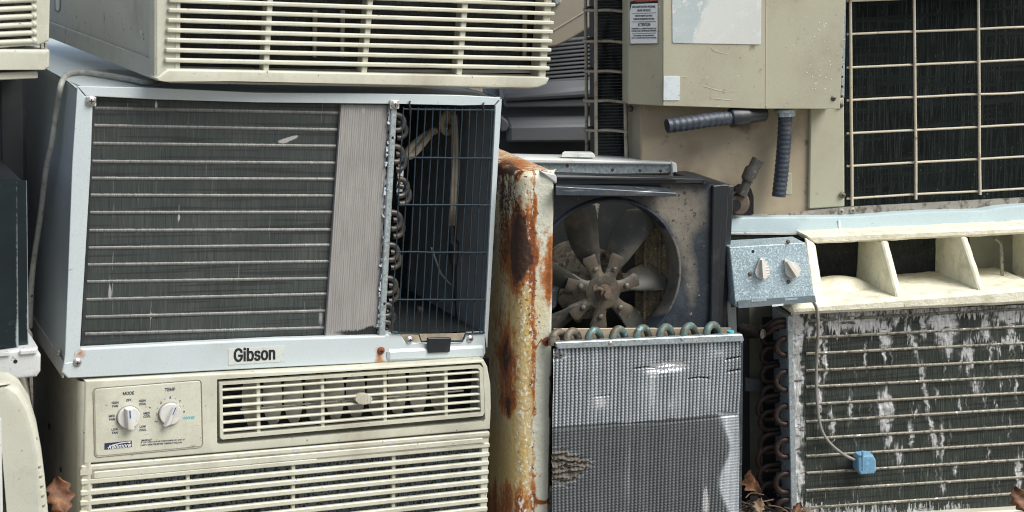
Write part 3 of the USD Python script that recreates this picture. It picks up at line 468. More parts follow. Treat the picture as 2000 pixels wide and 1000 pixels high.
part(u, 'outlet_duct', [pslab(K, [(415, 735), (955, 700), (955, 835), (415, 875)], .062, .004), pslab(K, [(420, 866), (950, 820), (950, 835), (420, 880)], .012, .06)], 'cream_inner')
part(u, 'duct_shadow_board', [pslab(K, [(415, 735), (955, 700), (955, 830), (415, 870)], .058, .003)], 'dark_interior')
# control panel: a groove, then the plate
g0 = Polygon(K.xz([(182, 758), (393, 741), (396, 873), (185, 893)])).buffer(-.006).buffer(.006, quad_segs=6)
rim = np.array(g0.exterior.coords); part(u, 'panel_groove', tube(np.stack([rim[:, 0], np.full(len(rim), -.0002), rim[:, 1]], 1), .0009, 6), 'cream_inner', 60)
cp = part(u, 'control_panel', bplate(list(g0.buffer(-.0015).exterior.coords)[:-1], -.0012, .004, .0011), 'cream_plastic', 30)
dl = -.0013
for tx, cx, cy, w, h in (('MODE', 251, 768, 22, 6.4), ('TEMP', 332, 760.5, 20, 6.4), ('OFF', 251.5, 781.3, 10, 4.8), ('HIGH', 225, 786.5, 13, 4.5), ('FAN', 225, 793, 11, 4.5), ('HIGH', 278, 782.5, 13, 4.5), ('COOL', 278.5, 788.8, 14, 4.5), ('MED', 218.5, 812.3, 12, 4.5), ('FAN', 219, 818.8, 11, 4.5),
        ('MED', 286.5, 807, 12, 4.5), ('COOL', 287, 813, 14, 4.5), ('LOW', 224, 838.5, 12, 4.5), ('FAN', 224.5, 845, 11, 4.5), ('LOW', 279, 833, 12, 4.5), ('COOL', 279, 839.4, 14, 4.5), ('1', 306.5, 808.5, 2, 4.5), ('3', 314.5, 786.5, 3, 4.5), ('5', 332.5, 776.5, 3, 4.5), ('7', 351.5, 784, 3, 4.5), ('9', 359.5, 804.5, 3, 4.5),
        ('IMPORTANT', 286, 859.5, 20, 3.2)):
    ctext(cp, K, tx, cx, cy, w, h, dl, 'ink_navy')
ctext(cp, K, 'COOLER', 369, 815.5, 22, 5, dl, 'ink_teal')
ctext(cp, K, 'IF YOU TURN YOUR AIR CONDITIONER OFF, WAIT AT', 318, 861.5, 86, 3.2, dl, 'ink_navy', bold=False)
ctext(cp, K, 'LEAST 3 MINUTES BEFORE TURNING IT BACK ON.', 315.5, 866.5, 81, 3.2, dl, 'ink_navy', bold=False)
for x, y in ((308, 797), (322, 779), (343, 778), (358, 793)): part(cp, 'dial_dot', disc(K.at(x, y, dl), .0011, .0002, 10), 'ink_teal')
lg = part(cp, 'logo_plate', pslab(K, [(204, 866), (257.5, 860.5), (257.5, 873), (204, 878.5)], dl - .0002, .0008), 'ink_navy')
lettering(lg, K, 'Kenmore', [(213, 869.2), (256.5, 864.8), (256, 873.0), (212, 877.3)], dl - .0003, 'ink_white', True, .06)
sw = [(207, 876), (220, 868.5), (236, 864.2), (250, 862.5), (256, 862), (253, 865.6), (249, 864.2), (236, 866.2), (220, 870.5)]
part(lg, 'logo_swoosh', extr(Polygon(K.xz(sw, dl - .0003)), dl - .0005, dl - .0003), 'ink_white')
def knob(cx, cy, ang):
    c = K.at(cx, cy, dl); r = .0163
    kb = part(u, 'dial_knob', [disc(c, r, .006, 36)], 'knob_white', 40, None)
    part(kb, 'knob_ring', tube(np.array([c + [(r + .0006) * math.cos(a), -.0003, (r + .0006) * math.sin(a)] for a in np.linspace(0, 2 * np.pi, 40)]), .0007, 6), 'cream_inner', 60)
    a = math.radians(ang); ux, uz = np.array([math.cos(a), 0, math.sin(a)]), np.array([-math.sin(a), 0, math.cos(a)]); ux, uz = np.array([uz[2], 0, -uz[0]]) * 1, np.array([math.sin(a), 0, math.cos(a)])
    pts = []
    for s in (-1, 1):
        for w, yy in ((.0062, -.006), (.0046, -.013), (.003, -.0145)):
            for e in (-1, 1): pts.append(c + uz * s * (r * .93 if yy == -.006 else r * .9) + ux * e * w + [0, yy, 0])
    part(kb, 'knob_grip', hull(pts), 'knob_white', 45)
    b = c + [0, -.0146, 0]
    part(kb, 'knob_pointer', hull([b + uz * t + ux * e + [0, k, 0] for t in (r * .15, r * .85) for e in (-.0009, .0009) for k in (0, -.0003)]), 'ink_blue')
knob(251, 814, -4); knob(332, 807, 22)
# outlet louvre
gr = []
ring_o = Polygon(K.xz([(428, 747), (938, 713), (943, 718), (946, 806), (942, 812), (434, 858), (430, 855)])); ring_i = Polygon(K.xz([(434, 752), (932, 719), (936, 722), (939, 803), (936, 806), (438, 851), (436, 848)]))
lv = part(u, 'outlet_grille', extr(ring_o.difference(ring_i), -.001, .010), 'cream_plastic')
for i in range(1, 7):
    a, b = lerp(746, 858, i / 7), lerp(712, 812, i / 7)
    part(lv, 'grille_bar', slab([K.at(431, a - 1.6, .0), K.at(943, b - 1.4, .0), K.at(943, b + 2.6, .0), K.at(431, a + 3.0, .0)], .007, .001), 'cream_plastic')
for x in (504.5, 630, 752, 871):
    part(lv, 'grille_rib', pslab(K, [(x - 3.4, lerp(747, 713, (x - 430) / 510)), (x + 3.4, lerp(747, 713, (x - 430) / 510)), (x + 4.4, lerp(857, 812, (x - 430) / 510)), (x - 2.4, lerp(857, 812, (x - 430) / 510))], .003, .012, .0008), 'cream_plastic')
tb = [K.at(711 + 16.5 * math.cos(a) * (1 if abs(math.cos(a)) < .8 else 1), 780 + 10 * math.sin(a), -.004) for a in np.linspace(0, 2 * np.pi, 16, endpoint=False)]
tp = part(lv, 'louvre_tab', hull(np.vstack([tb, np.array(tb) + [0, .012, 0]])), 'cream_plastic')
for x in (700, 706, 712, 718, 724): part(tp, 'tab_groove', pslab(K, [(x - .7, 773), (x + .7, 773), (x + .7, 788), (x - .7, 788)], -.0043, .001), 'cream_dull')
for k in range(10):
    x = 491 + 40.6 * k; yt = lerp(742, 708, (x - 424) / 520); hgt = lerp(92, 84, k / 9); a, b = [], []
    for t in np.linspace(0, 1, 9):
        w = .013 * (math.sin(math.pi * min(1, .18 + t * .8)) ** .5); c = K.at(x + 2, yt + 6 + t * hgt, .019)
        a.append(c + [-w, .012, 0]); b.append(c + [w, -.004, 0])
    part(u, 'vane', shell(np.stack([np.array(a)[::-1], np.array(b)[::-1]], 1), (.0006, .0016, 0)), 'vane_plastic', 30)
part(u, 'vane_link', [rod(K.at(470, 800, .022), K.at(905, 763, .022), .0014, 6)], 'cream_plastic')
part(u, 'link_pin', [pslab(K, [(668, 783), (678, 782), (678, 787), (668, 788)], .012, .012, .001)], 'cream_plastic')
# ledges and lower grille
part(u, 'ledge', pslab(K, [(158, 910), (957, 842.5), (957, 852), (158, 922)], .001, .02, .002), 'cream_plastic')
part(u, 'filter_door', pslab(K, [(182, 921), (944, 855), (944, 866), (182, 937)], -.0005, .02, .0018), 'cream_plastic')
part(u, 'door_gap', [pslab(K, [(160, 920), (956, 850.5), (956, 853), (160, 923)], .0005, .01), pslab(K, [(178, 916), (182.5, 916), (182.5, 941), (178, 941)], .0006, .01), pslab(K, [(620, 893), (946, 866.0), (946, 867.5), (620, 897)], -.0002, .004)], 'cream_inner')
for i in range(-1, 12):
    yl_, yr_ = 942 + 20.7 * i + RNG.normal(0, .4), 868.6 + 17.8 * i + RNG.normal(0, .4)
    if i < 0:
        part(u, 'slat', hull(np.vstack([[K.at(157, yl_ + 2 + e, .0) for e in (-5, 6)], [K.at(180, yl_ + e, .0) for e in (-5, 6)], [K.at(157, yl_ + 2 + e, .015) for e in (-5, 6)], [K.at(180, yl_ + e, .015) for e in (-5, 6)]])), 'cream_plastic'); continue
    q = [K.at(158 - i * .8, yl_ - 4.2), K.at(957 - i * .6, yr_ - 3.4), K.at(957 - i * .6, yr_ + 5.2), K.at(158 - i * .8, yl_ + 6.4)]
    part(u, 'slat', slab(q, .0075, .0014), 'cream_plastic')
for x in (368, 574, 770): part(u, 'rib', pslab(K, [(x - 4, lerp(925, 862, (x - 160) / 797)), (x + 3, lerp(925, 862, (x - 160) / 797)), (x + 1, 1180), (x - 6, 1180)], .005, .008, .0008), 'cream_plastic')
part(u, 'bezel', pslab(K, [(160, 925), (181, 923), (176, 1180), (153, 1180)], .003, .02, .001), 'cream_plastic')
part(u, 'bezel', pslab(K, [(942, 853), (955, 852), (948, 1100), (935, 1100)], .003, .02, .001), 'cream_plastic')
P = bil([K.at(170, 930, .0115), K.at(950, 862, .0115), K.at(942, 1130, .0115), K.at(165, 1190, .0115)], 100, 40); P[..., 1] += .003 * meshkit.fbm(P * 50, 3)
part(u, 'filter', gridm(P), 'filter_mesh', True)
for x, y in ((97, 832), (120, 917)):
    c = K.on(x, y, 0, -.004); part(u, 'screw', disc(c, .0045, .003, 14, .7, (-1, 0, 0)), 'tube_dark', 40)

# ------------------------------------------------------------------ power cord over the corner of the white unit
ztop = tl[2]
pts = [G.on(x, y, 2, ztop + .005) for x, y in ((330, 152), (312, 157), (285, 160), (245, 153), (200, 146), (160, 141))] + [G.on(133, 145, 2, ztop + .004)]
xs = tl[0]
for x, y, dx in ((119, 166, -.010), (110, 215, -.012), (101, 280, -.016), (90, 330, -.02), (79, 420, -.022), (67, 500, -.026), (61, 560, -.03), (58, 640, -.03)): pts.append(G.on(x, y, 0, xs + dx))
cu = thing('power_cord', 'worn whitish power cord draped over the top left corner of the bluish white unit', 'cord', G)
part(cu, 'cord', tube(curve(pts, 8), .0042, 10), 'cord_white', 60)

# ------------------------------------------------------------------ left edge of the picture
A = Frame(96, 137, 1.92, 27, 3, 2.6)
u = thing('window_air_conditioner', 'cream air conditioner with rounded slots jutting into the top left corner', 'air conditioner', A)
w0 = -.45
slots = []
for k in range(-3, 5):
    y = 5 + 16.2 * k
    slots.append(Polygon(A.xz([(-300, y + 15), (55, y - 1), (61, y), (62.5, y + 3), (60, y + 6), (55, y + 7), (-300, y + 23)])))
pl = A.xz([(-400, 110), (-400, -180), (99, -180), (98, 0), (96, 80), (80, 87), (0, 94)])
part(u, 'front_panel', bplate(pl, 0, .012, .003, slots), 'cream_plastic', 30)
part(u, 'filter', [pslab(A, [(-400, 120), (-400, -180), (85, -180), (80, 84)], .014, .004)], 'lint_filter')
for k in range(-3, 5):
    y = 13.5 + 16.2 * k
    part(u, 'louvre', tube(curve([A.at(-300, y + 19, .0005), A.at(40, y + 3, .0005), A.at(62, y + 1.5, .0005), A.at(68, y - 3, .002)], 5), .0036, 8), 'cream_plastic', 60)
part(u, 'base_tray', bplate(A.xz([(-400, 118), (0, 96), (95, 96.5), (97, 100), (96, 130), (88, 136.5), (0, 137), (-400, 158)]), -.004, .05, .005), 'cream_plastic', 30)
part(u, 'base_foot', pslab(A, [(-400, 160), (74, 139), (74, 153), (-400, 175)], .004, .3, .001), 'cream_dull')
part(u, 'case', [boxm(w0, -.006, .014, .42, .04, .30)], 'cream_metal')
part(u, 'hinge', [pslab(A, [(80, 86), (84, 86), (84, 95), (80, 95)], .001, .01), pslab(A, [(88, 85), (92, 85), (92, 94), (88, 94)], .001, .01)], 'cream_inner')

B = Frame(60, 735, 1.90, 27, 2, 2.6)
u = thing('air_conditioner_cabinet', 'glossy black cabinet on a white base tray at the left edge', 'air conditioner', B)
def sheetp(pts, d, t, scuff):
    P = bil([B.at(*p, d) for p in pts], 30, 60); X, Y = B.px(P); a = scuff(X, Y)
    return shell(P, (0, t, 0)), {'scuff': np.concatenate([a.ravel(), a.ravel()])}
g, a = sheetp([(-260, 365), (33, 350), (36, 678), (-260, 700)], 0, .004, lambda X, Y: .8 * streak(X, Y, [(32, 350), (36, 680)], 1.6) + .5 * blob(X, Y, 36, 660, 3, 25))
part(u, 'front_sheet', g, 'black_gloss', attrs=a)
g, a = sheetp([(31, 353), (52, 353), (56, 672), (35, 676)], .008, .004, lambda X, Y: .95 * streak(X, Y, [(52, 353), (56, 672)], 1.4) + .7 * blob(X, Y, 54, 620, 4, 60))
part(u, 'edge_sheet', g, 'black_gloss', attrs=a)
zt_, zt2 = B.at(40, 353)[2], B.at(40, 676)[2]
part(u, 'cabinet_body', [boxm(-.40, B.at(50, 500, .012)[0] - .002, .013, .44, zt2, zt_ - .004)], 'black_plastic')
part(u, 'base_tray', bplate(B.xz([(-300, 705), (0, 684), (40, 678), (72, 675), (73, 684), (78, 690), (77, 722), (70, 732), (0, 741), (-300, 765)]), -.012, .44, .006), 'white_enamel_old', 30)
part(u, 'tray_lip', [pslab(B, [(-300, 712), (0, 688), (22, 686), (22, 697), (-300, 722)], -.016, .005, .002), pslab(B, [(38, 684), (72, 681), (72, 692), (38, 695)], -.016, .005, .002)], 'white_enamel_old')
part(u, 'screw_hole', disc(B.at(30, 706, -.012), .0028, .0004, 12), 'dark_hole')

D = Frame(95, 1000, 1.86, 20, 2, 2.0)
u = thing('air_conditioner_cover', 'cream rounded plastic cover with notched edge in the bottom left corner', 'air conditioner', D)
o = [(-220, 760), (0, 748), (18, 750), (38, 763), (58, 795), (73, 845), (83, 900), (88, 940), (95, 1010), (103, 1120), (-220, 1120)]
nt = [Polygon(D.xz([(74 + 2 * k, 912 + 19 * k), (110, 911 + 19 * k), (110, 918 + 19 * k), (75 + 2 * k, 920 + 19 * k)])) for k in range(7)]
slit = Polygon(D.xz([(-2, 885), (4, 885), (14, 1010), (18, 1120), (6, 1120)]))
tp = Polygon(D.xz([(-40, 757), (22, 753), (10, 758), (-40, 765)]))
part(u, 'cover_shell', bplate(D.xz(o), 0, .05, .012, nt + [slit, tp]), 'beige_plastic' if False else 'cream_dull', 40)
part(u, 'inner_shell', bplate(D.xz([(-220, 770), (0, 765), (30, 775), (52, 812), (68, 870), (78, 940), (90, 1120), (-220, 1120)]), .02, .42, .012), 'cream_inner', 40)
part(u, 'trim_strip', pslab(D, [(-14, 820), (2, 815), (8, 1120), (-14, 1120)], -.004, .01, .003), 'white_enamel_old')

# hanging cord and dark cabinet behind the gap
BK = Frame(56, 500, 2.12, 27, 2, 2.6)
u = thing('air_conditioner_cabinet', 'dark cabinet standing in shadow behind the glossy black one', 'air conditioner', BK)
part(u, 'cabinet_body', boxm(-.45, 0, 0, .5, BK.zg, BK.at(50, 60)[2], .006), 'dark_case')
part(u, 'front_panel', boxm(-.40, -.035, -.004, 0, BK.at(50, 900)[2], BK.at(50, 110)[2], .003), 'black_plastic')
c = Frame(18, 160, 2.07, 0)
hc = thing('hanging_cord', 'thin greenish cord hanging straight down in the dark gap at the left', 'cord', c)
part(hc, 'cord', tube(curve([c.at(20, -60), c.at(18, 100), c.at(19, 200), c.at(17, 300), c.at(18, 420), c.at(22, 600)]), .003, 8), 'cord_green', 60)

# ------------------------------------------------------------------ rusted unit with the bare fan
R = Frame(1080, 1000, 2.34, 18, 1, .2)
u = thing('stripped_air_conditioner', 'stripped air conditioner with heavily rusted casing, bare fan and dented coil', 'air conditioner', R)
z0, z1 = R.zg, R.at(1062, 337)[2]
# casing: side, rounded corner, front flange, in plan; then extruded with a rounded top
xf, xc = R.at(1079, 700)[0], R.at(1044, 700)[0]; r = .026; dp = .32
plan = [(xc - r, .012 + r + t * dp) for t in np.linspace(1, .02, 40)] + [(xc - r * math.cos(a), .012 + r - r * math.sin(a)) for a in np.linspace(0, math.pi / 2, 12)] + [(lerp(xc, xf, t), .012 - .003 * t) for t in np.linspace(.1, 1, 14)] + [(xf + .0005, .02)]
plan = np.array(plan); nz = 230; zs = np.concatenate([np.linspace(z0, z1 - .014, nz), z1 - .014 + .014 * np.sin(np.linspace(.2, math.pi / 2, 8))])
ins = np.concatenate([np.zeros(nz), .014 * (1 - np.cos(np.linspace(.2, math.pi / 2, 8)))])
P = np.stack([np.stack([plan[:, 0] + k * .8, plan[:, 1] + k, np.full(len(plan), z)], 1) for z, k in zip(zs, ins)])
P[..., 0] += .003 * (meshkit.fbm(P * 16, 3) - .5); P[..., 1] += .002 * (meshkit.fbm(P * 22, 3, 4) - .5)
X, Y = R.px(P); X0 = X.copy()
X = X + 22 * (meshkit.fbm(P * np.array([45, 45, 28]), 4, 11) - .5); Y = Y + 60 * (meshkit.fbm(P * np.array([70, 70, 16]), 4, 12) - .5)
rust = 1.0 * blob(X, Y, 1018, 490, 30, 78, 1.2) + .22 * blob(X, Y, 1008, 500, 48, 150) + .9 * blob(X, Y, 1000, 326, 60, 16, 1.2) + .2 * blob(X, Y, 985, 360, 40, 60) + .85 * np.clip((X - 1050) / 22, 0, 1) * blob(X, Y, 1078, 520, 40, 90, 1.5) + .9 * blob(X, Y, 988, 700, 9, 48, 1.5) + .85 * blob(X, Y, 992, 785, 14, 34, 1.3) + .55 * blob(X, Y, 985, 690, 30, 90)
rust = rust + .7 * blob(X, Y, 990, 985, 60, 55, 1.2) + .95 * streak(X, Y, [(1077, 745), (1076, 1010)], 4) + .9 * streak(X, Y, [(1042, 985), (1078, 983)], 5) + .75 * streak(X, Y, [(1042, 670), (1066, 665)], 3.5) + .5 * streak(X, Y, [(1044, 925), (1072, 918)], 3) + .6 * streak(X, Y, [(1043, 340), (1040, 640)], 5) + .45 * streak(X, Y, [(1041, 640), (1040, 1010)], 6) + .9 * streak(X, Y, [(1062, 336), (1089, 348)], 3) + .10
char = 1.0 * blob(X, Y, 1016, 492, 17, 52, 1.5) + .85 * blob(X, Y, 989, 690, 6, 36, 1.5) + .8 * blob(X, Y, 991, 790, 8, 20, 1.5) + .7 * blob(X, Y, 985, 328, 40, 10) + .35 * blob(X, Y, 980, 370, 30, 50) + .3 * blob(X, Y, 1005, 460, 45, 120) + .22
stain = (X < 1043) * (.52 + .4 * blob(X, Y, 1005, 620, 60, 130) + .4 * blob(X, Y, 1000, 900, 70, 130)) + .1 + .5 * blob(X, Y, 1050, 610, 25, 120)
pit = .5 * blob(X, Y, 1010, 430, 60, 150) + .35 * (X < 1050) + .4 * streak(X, Y, [(1043, 340), (1040, 1000)], 7); flake = (.9 * streak(X, Y, [(1030, 340), (1028, 1000)], 16) + .4 * (X < 1040)) * (1 - np.clip(char * 1.4 - .2, 0, 1))
drip = meshkit.fbm(P * np.array([110, 110, 9]), 4, 21) - .5; rust = rust * (1 + .9 * drip) + (.6 * np.clip(drip, 0, 1) + .06) * (X0 < 1046); char = char * (1 + 1.2 * drip); stain = stain + .9 * drip * (X0 < 1046)
at = dict(rust=rust, char=char, stain=stain, pit=pit, flake=flake)
part(u, 'casing', shell(P, (.0015, .0015, 0)), 'rusted_paint', True, 'white casing wall eaten by orange and black rust', attrs={k: np.concatenate([a.ravel(), a.ravel()]) for k, a in at.items()})
Pt = bil([(xc - r, dp, z1 - .0008), (xf + .0, dp, z1 - .0008), (xf, .03, z1 - .0002), (xc - r + .012, .028, z1 - .0002)], 40, 40); X, Y = R.px(Pt)
part(u, 'casing_top', shell(Pt, (0, 0, -.0015)), 'rusted_paint', True, attrs={k: np.concatenate([a.ravel()] * 2) for k, a in dict(rust=.55 + .5 * blob(X, Y, 985, 322, 40, 10), char=.3 + .5 * blob(X, Y, 980, 322, 30, 10), stain=.5 + 0 * X, pit=.6 + 0 * X, flake=.3 + 0 * X).items()})
part(u, 'casing_corner', pslab(R, [(1056, 335), (1086, 340), (1089, 347), (1088, 361), (1080, 362), (1058, 350)][:4], .006, .02, .003), 'white_enamel_old')
screw(u, R, 1068, 667, .008, .0075, 'screw_rust', label='rust brown screw on the white flange')
# shroud
ds = .03
so = R.xz([(1034, 350), (1090, 352), (1385, 360), (1412, 362), (1400, 700), (1034, 715)], ds)
cc, ex, ez = R.at(1185, 541, ds), R.at(1326, 541, ds), R.at(1185, 389, ds)
rx, rz = ex[0] - cc[0], ez[2] - cc[2]
ell = [(cc[0] + rx * math.cos(a), cc[2] + rz * math.sin(a)) for a in np.linspace(0, 2 * np.pi, 60, endpoint=False)]
g = trimesh.Trimesh(*extr(Polygon(so).difference(Polygon(ell)), ds, ds + .003), process=False).subdivide_to_size(.012); X, Y = R.px(g.vertices)
soot = 1.0 - .85 * blob(X, Y, 1318, 400, 62, 40) - .75 * blob(X, Y, 1338, 465, 26, 55) - .5 * blob(X, Y, 1352, 560, 14, 70) - .22 * blob(X, Y, 1370, 420, 30, 50) + .5 * blob(X, Y, 1362, 472, 22, 26) - .18 * (meshkit.fbm(np.array(g.vertices) * 30, 3) - .4)
part(u, 'fan_shroud', (np.array(g.vertices), np.array(g.faces)), 'sooty_shroud', False, 'sooty plate with a round fan opening', attrs={'soot': soot})
# orifice lip
lip = np.stack([np.stack([np.array([cc[0] + rx * s * math.cos(a), yy, cc[2] + rz * s * math.sin(a)]) for a in np.linspace(0, 2 * np.pi, 73)]) for s, yy in ((1.03, ds - .0005), (1.0, ds - .006), (.975, ds - .004), (.965, ds + .012), (.965, ds + .03))])
X, Y = R.px(lip)
part(u, 'orifice_ring', gridm(lip[::-1]), 'sooty_shroud', True, attrs={'soot': .45 + .4 * (X < 1300)})
for (a, b, c_, d_), dd in (([(1393, 363), (1411, 361), (1405, 662), (1388, 664)], ds - .008), ([(1409, 361), (1424, 361), (1411, 662), (1402, 662)], ds - .004), ([(1422, 362), (1434, 363), (1418, 662), (1409, 662)], ds + .012)):
    part(u, 'shroud_fold', pslab(R, [a, b, c_, d_], dd, .16, .0015), 'black_plastic')
part(u, 'top_flange', [pslab(R, [(1080, 340), (1380, 350), (1395, 358), (1080, 362)], ds - .012, .03, .002), pslab(R, [(1085, 342), (1300, 347), (1330, 352), (1085, 352)], ds - .02, .02, .003)], 'black_plastic')
part(u, 'drip_lip', [hexa([R.at(1085, 364, -.01), R.at(1322, 377, -.01), R.at(1322, 384, -.01), R.at(1085, 382, -.01), R.at(1085, 358, ds), R.at(1290, 362, ds), R.at(1290, 366, ds), R.at(1085, 364, ds)], .001)], 'sooty_lip')
for x, y in ((1376, 357), (1256, 424)): part(u, 'rivet', disc(R.at(x, y if y < 400 else 380, ds - .013), .003, .0015, 10), 'black_plastic')
# fan: spider, seven blades, hub
fd = .062; hc_ = R.at(1176, 569, fd); FR = .158
spd, angs = [], [110, 63, 12, -42, -95, -146, 162]
fan = part(u, 'fan_hub', [disc(hc_ - [0, .004, 0], .0135, .006, 28), disc(hc_ - [0, .008, 0], .0105, .012, 20), disc(hc_ - [0, .02, 0], .0075, .007, 6)], 'hub_metal', 40)
part(fan, 'spider_plate', disc(hc_ - [0, .0015, 0], .030, .004, 32), 'fan_metal', 40)
part(fan, 'hub_screw', [rod(hc_ + [-.004, -.016, .006], hc_ + [-.02, -.018, .012], .003, 8), disc(hc_ + [-.02, -.018, .012], .005, .003, 10)], 'hub_metal', 40)
for a in angs:
    t = math.radians(a); er, et = np.array([math.cos(t), 0, math.sin(t)]), np.array([-math.sin(t), 0, math.cos(t)])
    rr = np.linspace(.012, .066, 9); ww = np.interp(rr, [.012, .024, .034, .05, .058, .066], [.014, .0135, .0100, .0125, .0160, .0130])
    P = np.stack([np.stack([hc_ + er * q + et * (s * w) + np.array([0, -.004 - .0035 * (1 - s * s) + .004 * (q / .06), 0]) for s in np.linspace(-1, 1, 5)]) for q, w in zip(rr, ww)])
    part(fan, 'spider_arm', shell(P[:, ::-1], (0, .0022, 0)), 'fan_metal', True)
    part(fan, 'rivet', disc(hc_ + er * .042 - [0, .006, 0], .0045, .003, 12, .6), 'tarnished', 40)
    rr = np.linspace(.046, FR, 20); q = (rr - .046) / (FR - .046)
    wl = np.interp(q, [0, .15, .4, .7, .9, .97, 1], [.013, .019, .023, .026, .025, .019, .006]); wr = np.interp(q, [0, .15, .4, .7, .9, .97, 1], [.014, .022, .028, .030, .029, .022, .010])
    P = []
    for k in range(20):
        row = []
        for s in np.linspace(-1, 1, 9):
            w = (wl if s < 0 else wr)[k] * s; pit_ = math.radians(42 - 22 * q[k])
            row.append(hc_ + er * (rr[k] - .010 * abs(s) ** 2 * q[k] ** 4) - et * (.016 * q[k] ** 1.6) + et * w * math.cos(pit_) + np.array([0, w * math.sin(pit_) * 1.0 - .005 * (1 - s * s) + .008 * q[k] + .006, 0]))
        P.append(row)
    part(fan, 'blade', shell(np.array(P)[:, ::-1], (0, .0016, 0)), 'fan_blade', True)
part(u, 'fan_motor', [disc(hc_ + [0, .16, .0], .058, .10, 32, .25), disc(hc_ + [.0, .065, 0], .062, .006, 32)], 'tarnished', 40)
for sx, sz in ((-.05, .035), (.03, .05), (-.02, -.06)): part(u, 'motor_bolt', disc(hc_ + [sx, .058, sz], .007, .006, 10, .4), 'tarnished', 40)
part(u, 'motor_bracket', [rod(hc_ + [-.05, .08, .02], hc_ + [-.2, .09, .09], .012, 8), rod(hc_ + [.05, .08, .0], hc_ + [.2, .1, -.02], .012, 8), rod(hc_ + [0, .08, .05], hc_ + [.02, .1, .13], .012, 8)], 'tarnished')
part(u, 'inner_back', [boxm(-.03, .33, .21, .215, z0 + .05, R.at(1200, 372, .21)[2])], 'dark_interior')
part(u, 'inner_baffle', [hexa([R.at(1240, 380, .10), R.at(1345, 370, .05), R.at(1335, 670, .05), R.at(1240, 690, .10), R.at(1240, 380, .104), R.at(1345, 370, .054), R.at(1335, 670, .054), R.at(1240, 690, .104)])], 'dusty_brown')
for x in (1262, 1290): part(u, 'baffle_seam', [rod(R.at(x, 400, .088 - (x - 1240) * .0003), R.at(x - 4, 660, .088 - (x - 1240) * .0003), .003, 6)], 'dusty_brown')
part(u, 'inner_duct', [hexa([R.at(1060, 520, .08), R.at(1102, 522, .08), R.at(1086, 600, .08), R.at(1060, 620, .08), R.at(1060, 520, .16), R.at(1102, 522, .16), R.at(1086, 600, .16), R.at(1060, 620, .16)], .003)], 'sooty_lip')
# header with return bends, bracket, coil
part(u, 'header_strip', [pslab(R, [(1082, 642), (1428, 640), (1430, 655), (1082, 668)], .024, .004, .001)], 'cord_beige')
for i, x in enumerate((1090, 1118, 1161, 1208, 1255, 1300, 1346, 1391)):
    yb = 666 - (x - 1085) * .043
    a, b = R.at(x - 12, yb + 8, -.006), R.at(x + 12, yb + 8, .014)
    part(u, 'return_bend', tube(ubend(a, b, (0, 0, 1), .004, 14), .0064, 12), 'verdigris' if i > 1 else 'tarnished', 60, 'blue green corroded bend' if i > 5 else None)
part(u, 'tube_stub', rod(R.at(1427, 662, .0), R.at(1427, 646, .0), .006, 10), 'ink_teal', 50, 'bright teal tube stub')
part(u, 'coil_bracket', [pslab(R, [(1084, 669), (1451, 653), (1454, 667), (1090, 682)], -.016, .012, .0015)], 'galvanized')
for x, y in ((1192, 670), (1332, 662)): part(u, 'rivet', [disc(R.at(x, y, -.016), .0034, .002, 12, .6)], 'screw_metal', 40)
nu, nv = 345, 330
P = bil([R.at(1080, 681, -.008), R.at(1446, 666, -.008), R.at(1444, 1010, -.008), R.at(1077, 1015, -.008)], nu, nv); X, Y = R.px(P)
ph = P[..., 0] * 2 * np.pi / .0068; row = P[..., 2] * 2 * np.pi / .0052
bump_ = .5 + .5 * np.cos(ph + .35 * np.sin(row) + 1.2 * (meshkit.fbm(P * np.array([12, 1, 18]), 2) - .5)); P[..., 1] -= .0020 * bump_ + .0003 * np.cos(row)
yb = lerp(835, 806, (X - 1080) / 362)
torn = blob(X, Y, 1095, 912, 40, 34, 2) + .8 * blob(X, Y, 1130, 905, 26, 12, 1.5) + .8 * blob(X, Y, 1090, 695, 16, 8)
flatr = 1 / (1 + np.exp(-(X - (1416 + 10 * np.sin(Y * .045))) / 3)) * (Y > 805)
shine = .95 * blob(X, Y, 1303, 718, 40, 11, 1.5, -10) + .6 * blob(X, Y, 1172, 785, 18, 18) + .45 * blob(X, Y, 1405, 690, 14, 10) + .9 * blob(X, Y, 1378, 985, 6, 38, 1.5) + .5 * blob(X, Y, 1275, 760, 10, 60) + .15 * blob(X, Y, 1230, 740, 6, 70) + .4 * blob(X, Y, 1310, 790, 12, 20)
grime = (1 / (1 + np.exp(-(Y - yb - 5 * (meshkit.fbm(P * np.array([60, 1, 1]), 3) - .5)) / 1.5))) * (.86 - .55 * (meshkit.fbm(P * np.array([55, 1, 2.5]), 3, 4) - .35) - .12 * blob(X, Y, 1225, 930, 14, 90) - .25 * blob(X, Y, 1370, 930, 30, 70)) + .12
crack = .62 * streak(X, Y, [(1238, 720), (1262, 717), (1280, 719)], 1.8) + .7 * streak(X, Y, [(1345, 740), (1365, 737), (1385, 739)], 1.6) + .5 * streak(X, Y, [(1160, 774), (1190, 771)], 1.3) + .8 * streak(X, Y, [(1418, 702), (1445, 697)], 1.5) + .8 * streak(X, Y, [(1420, 726), (1445, 722)], 1.5) + .25 * streak(X, Y, [(1080, 838), (1200, 828), (1300, 824), (1440, 812)], 2)
P[..., 1] += .020 * torn * (meshkit.fbm(P * np.array([90, 1, 220]), 4) - .45) + .008 * blob(X, Y, 1303, 718, 40, 11, 1.5, -10) * (meshkit.fbm(P * np.array([60, 1, 200]), 2) - .2) + .004 * (meshkit.fbm(P * 14, 3) - .5)
P[..., 1] += .0015 * flatr * bump_ + .002 * flatr + .006 * crack
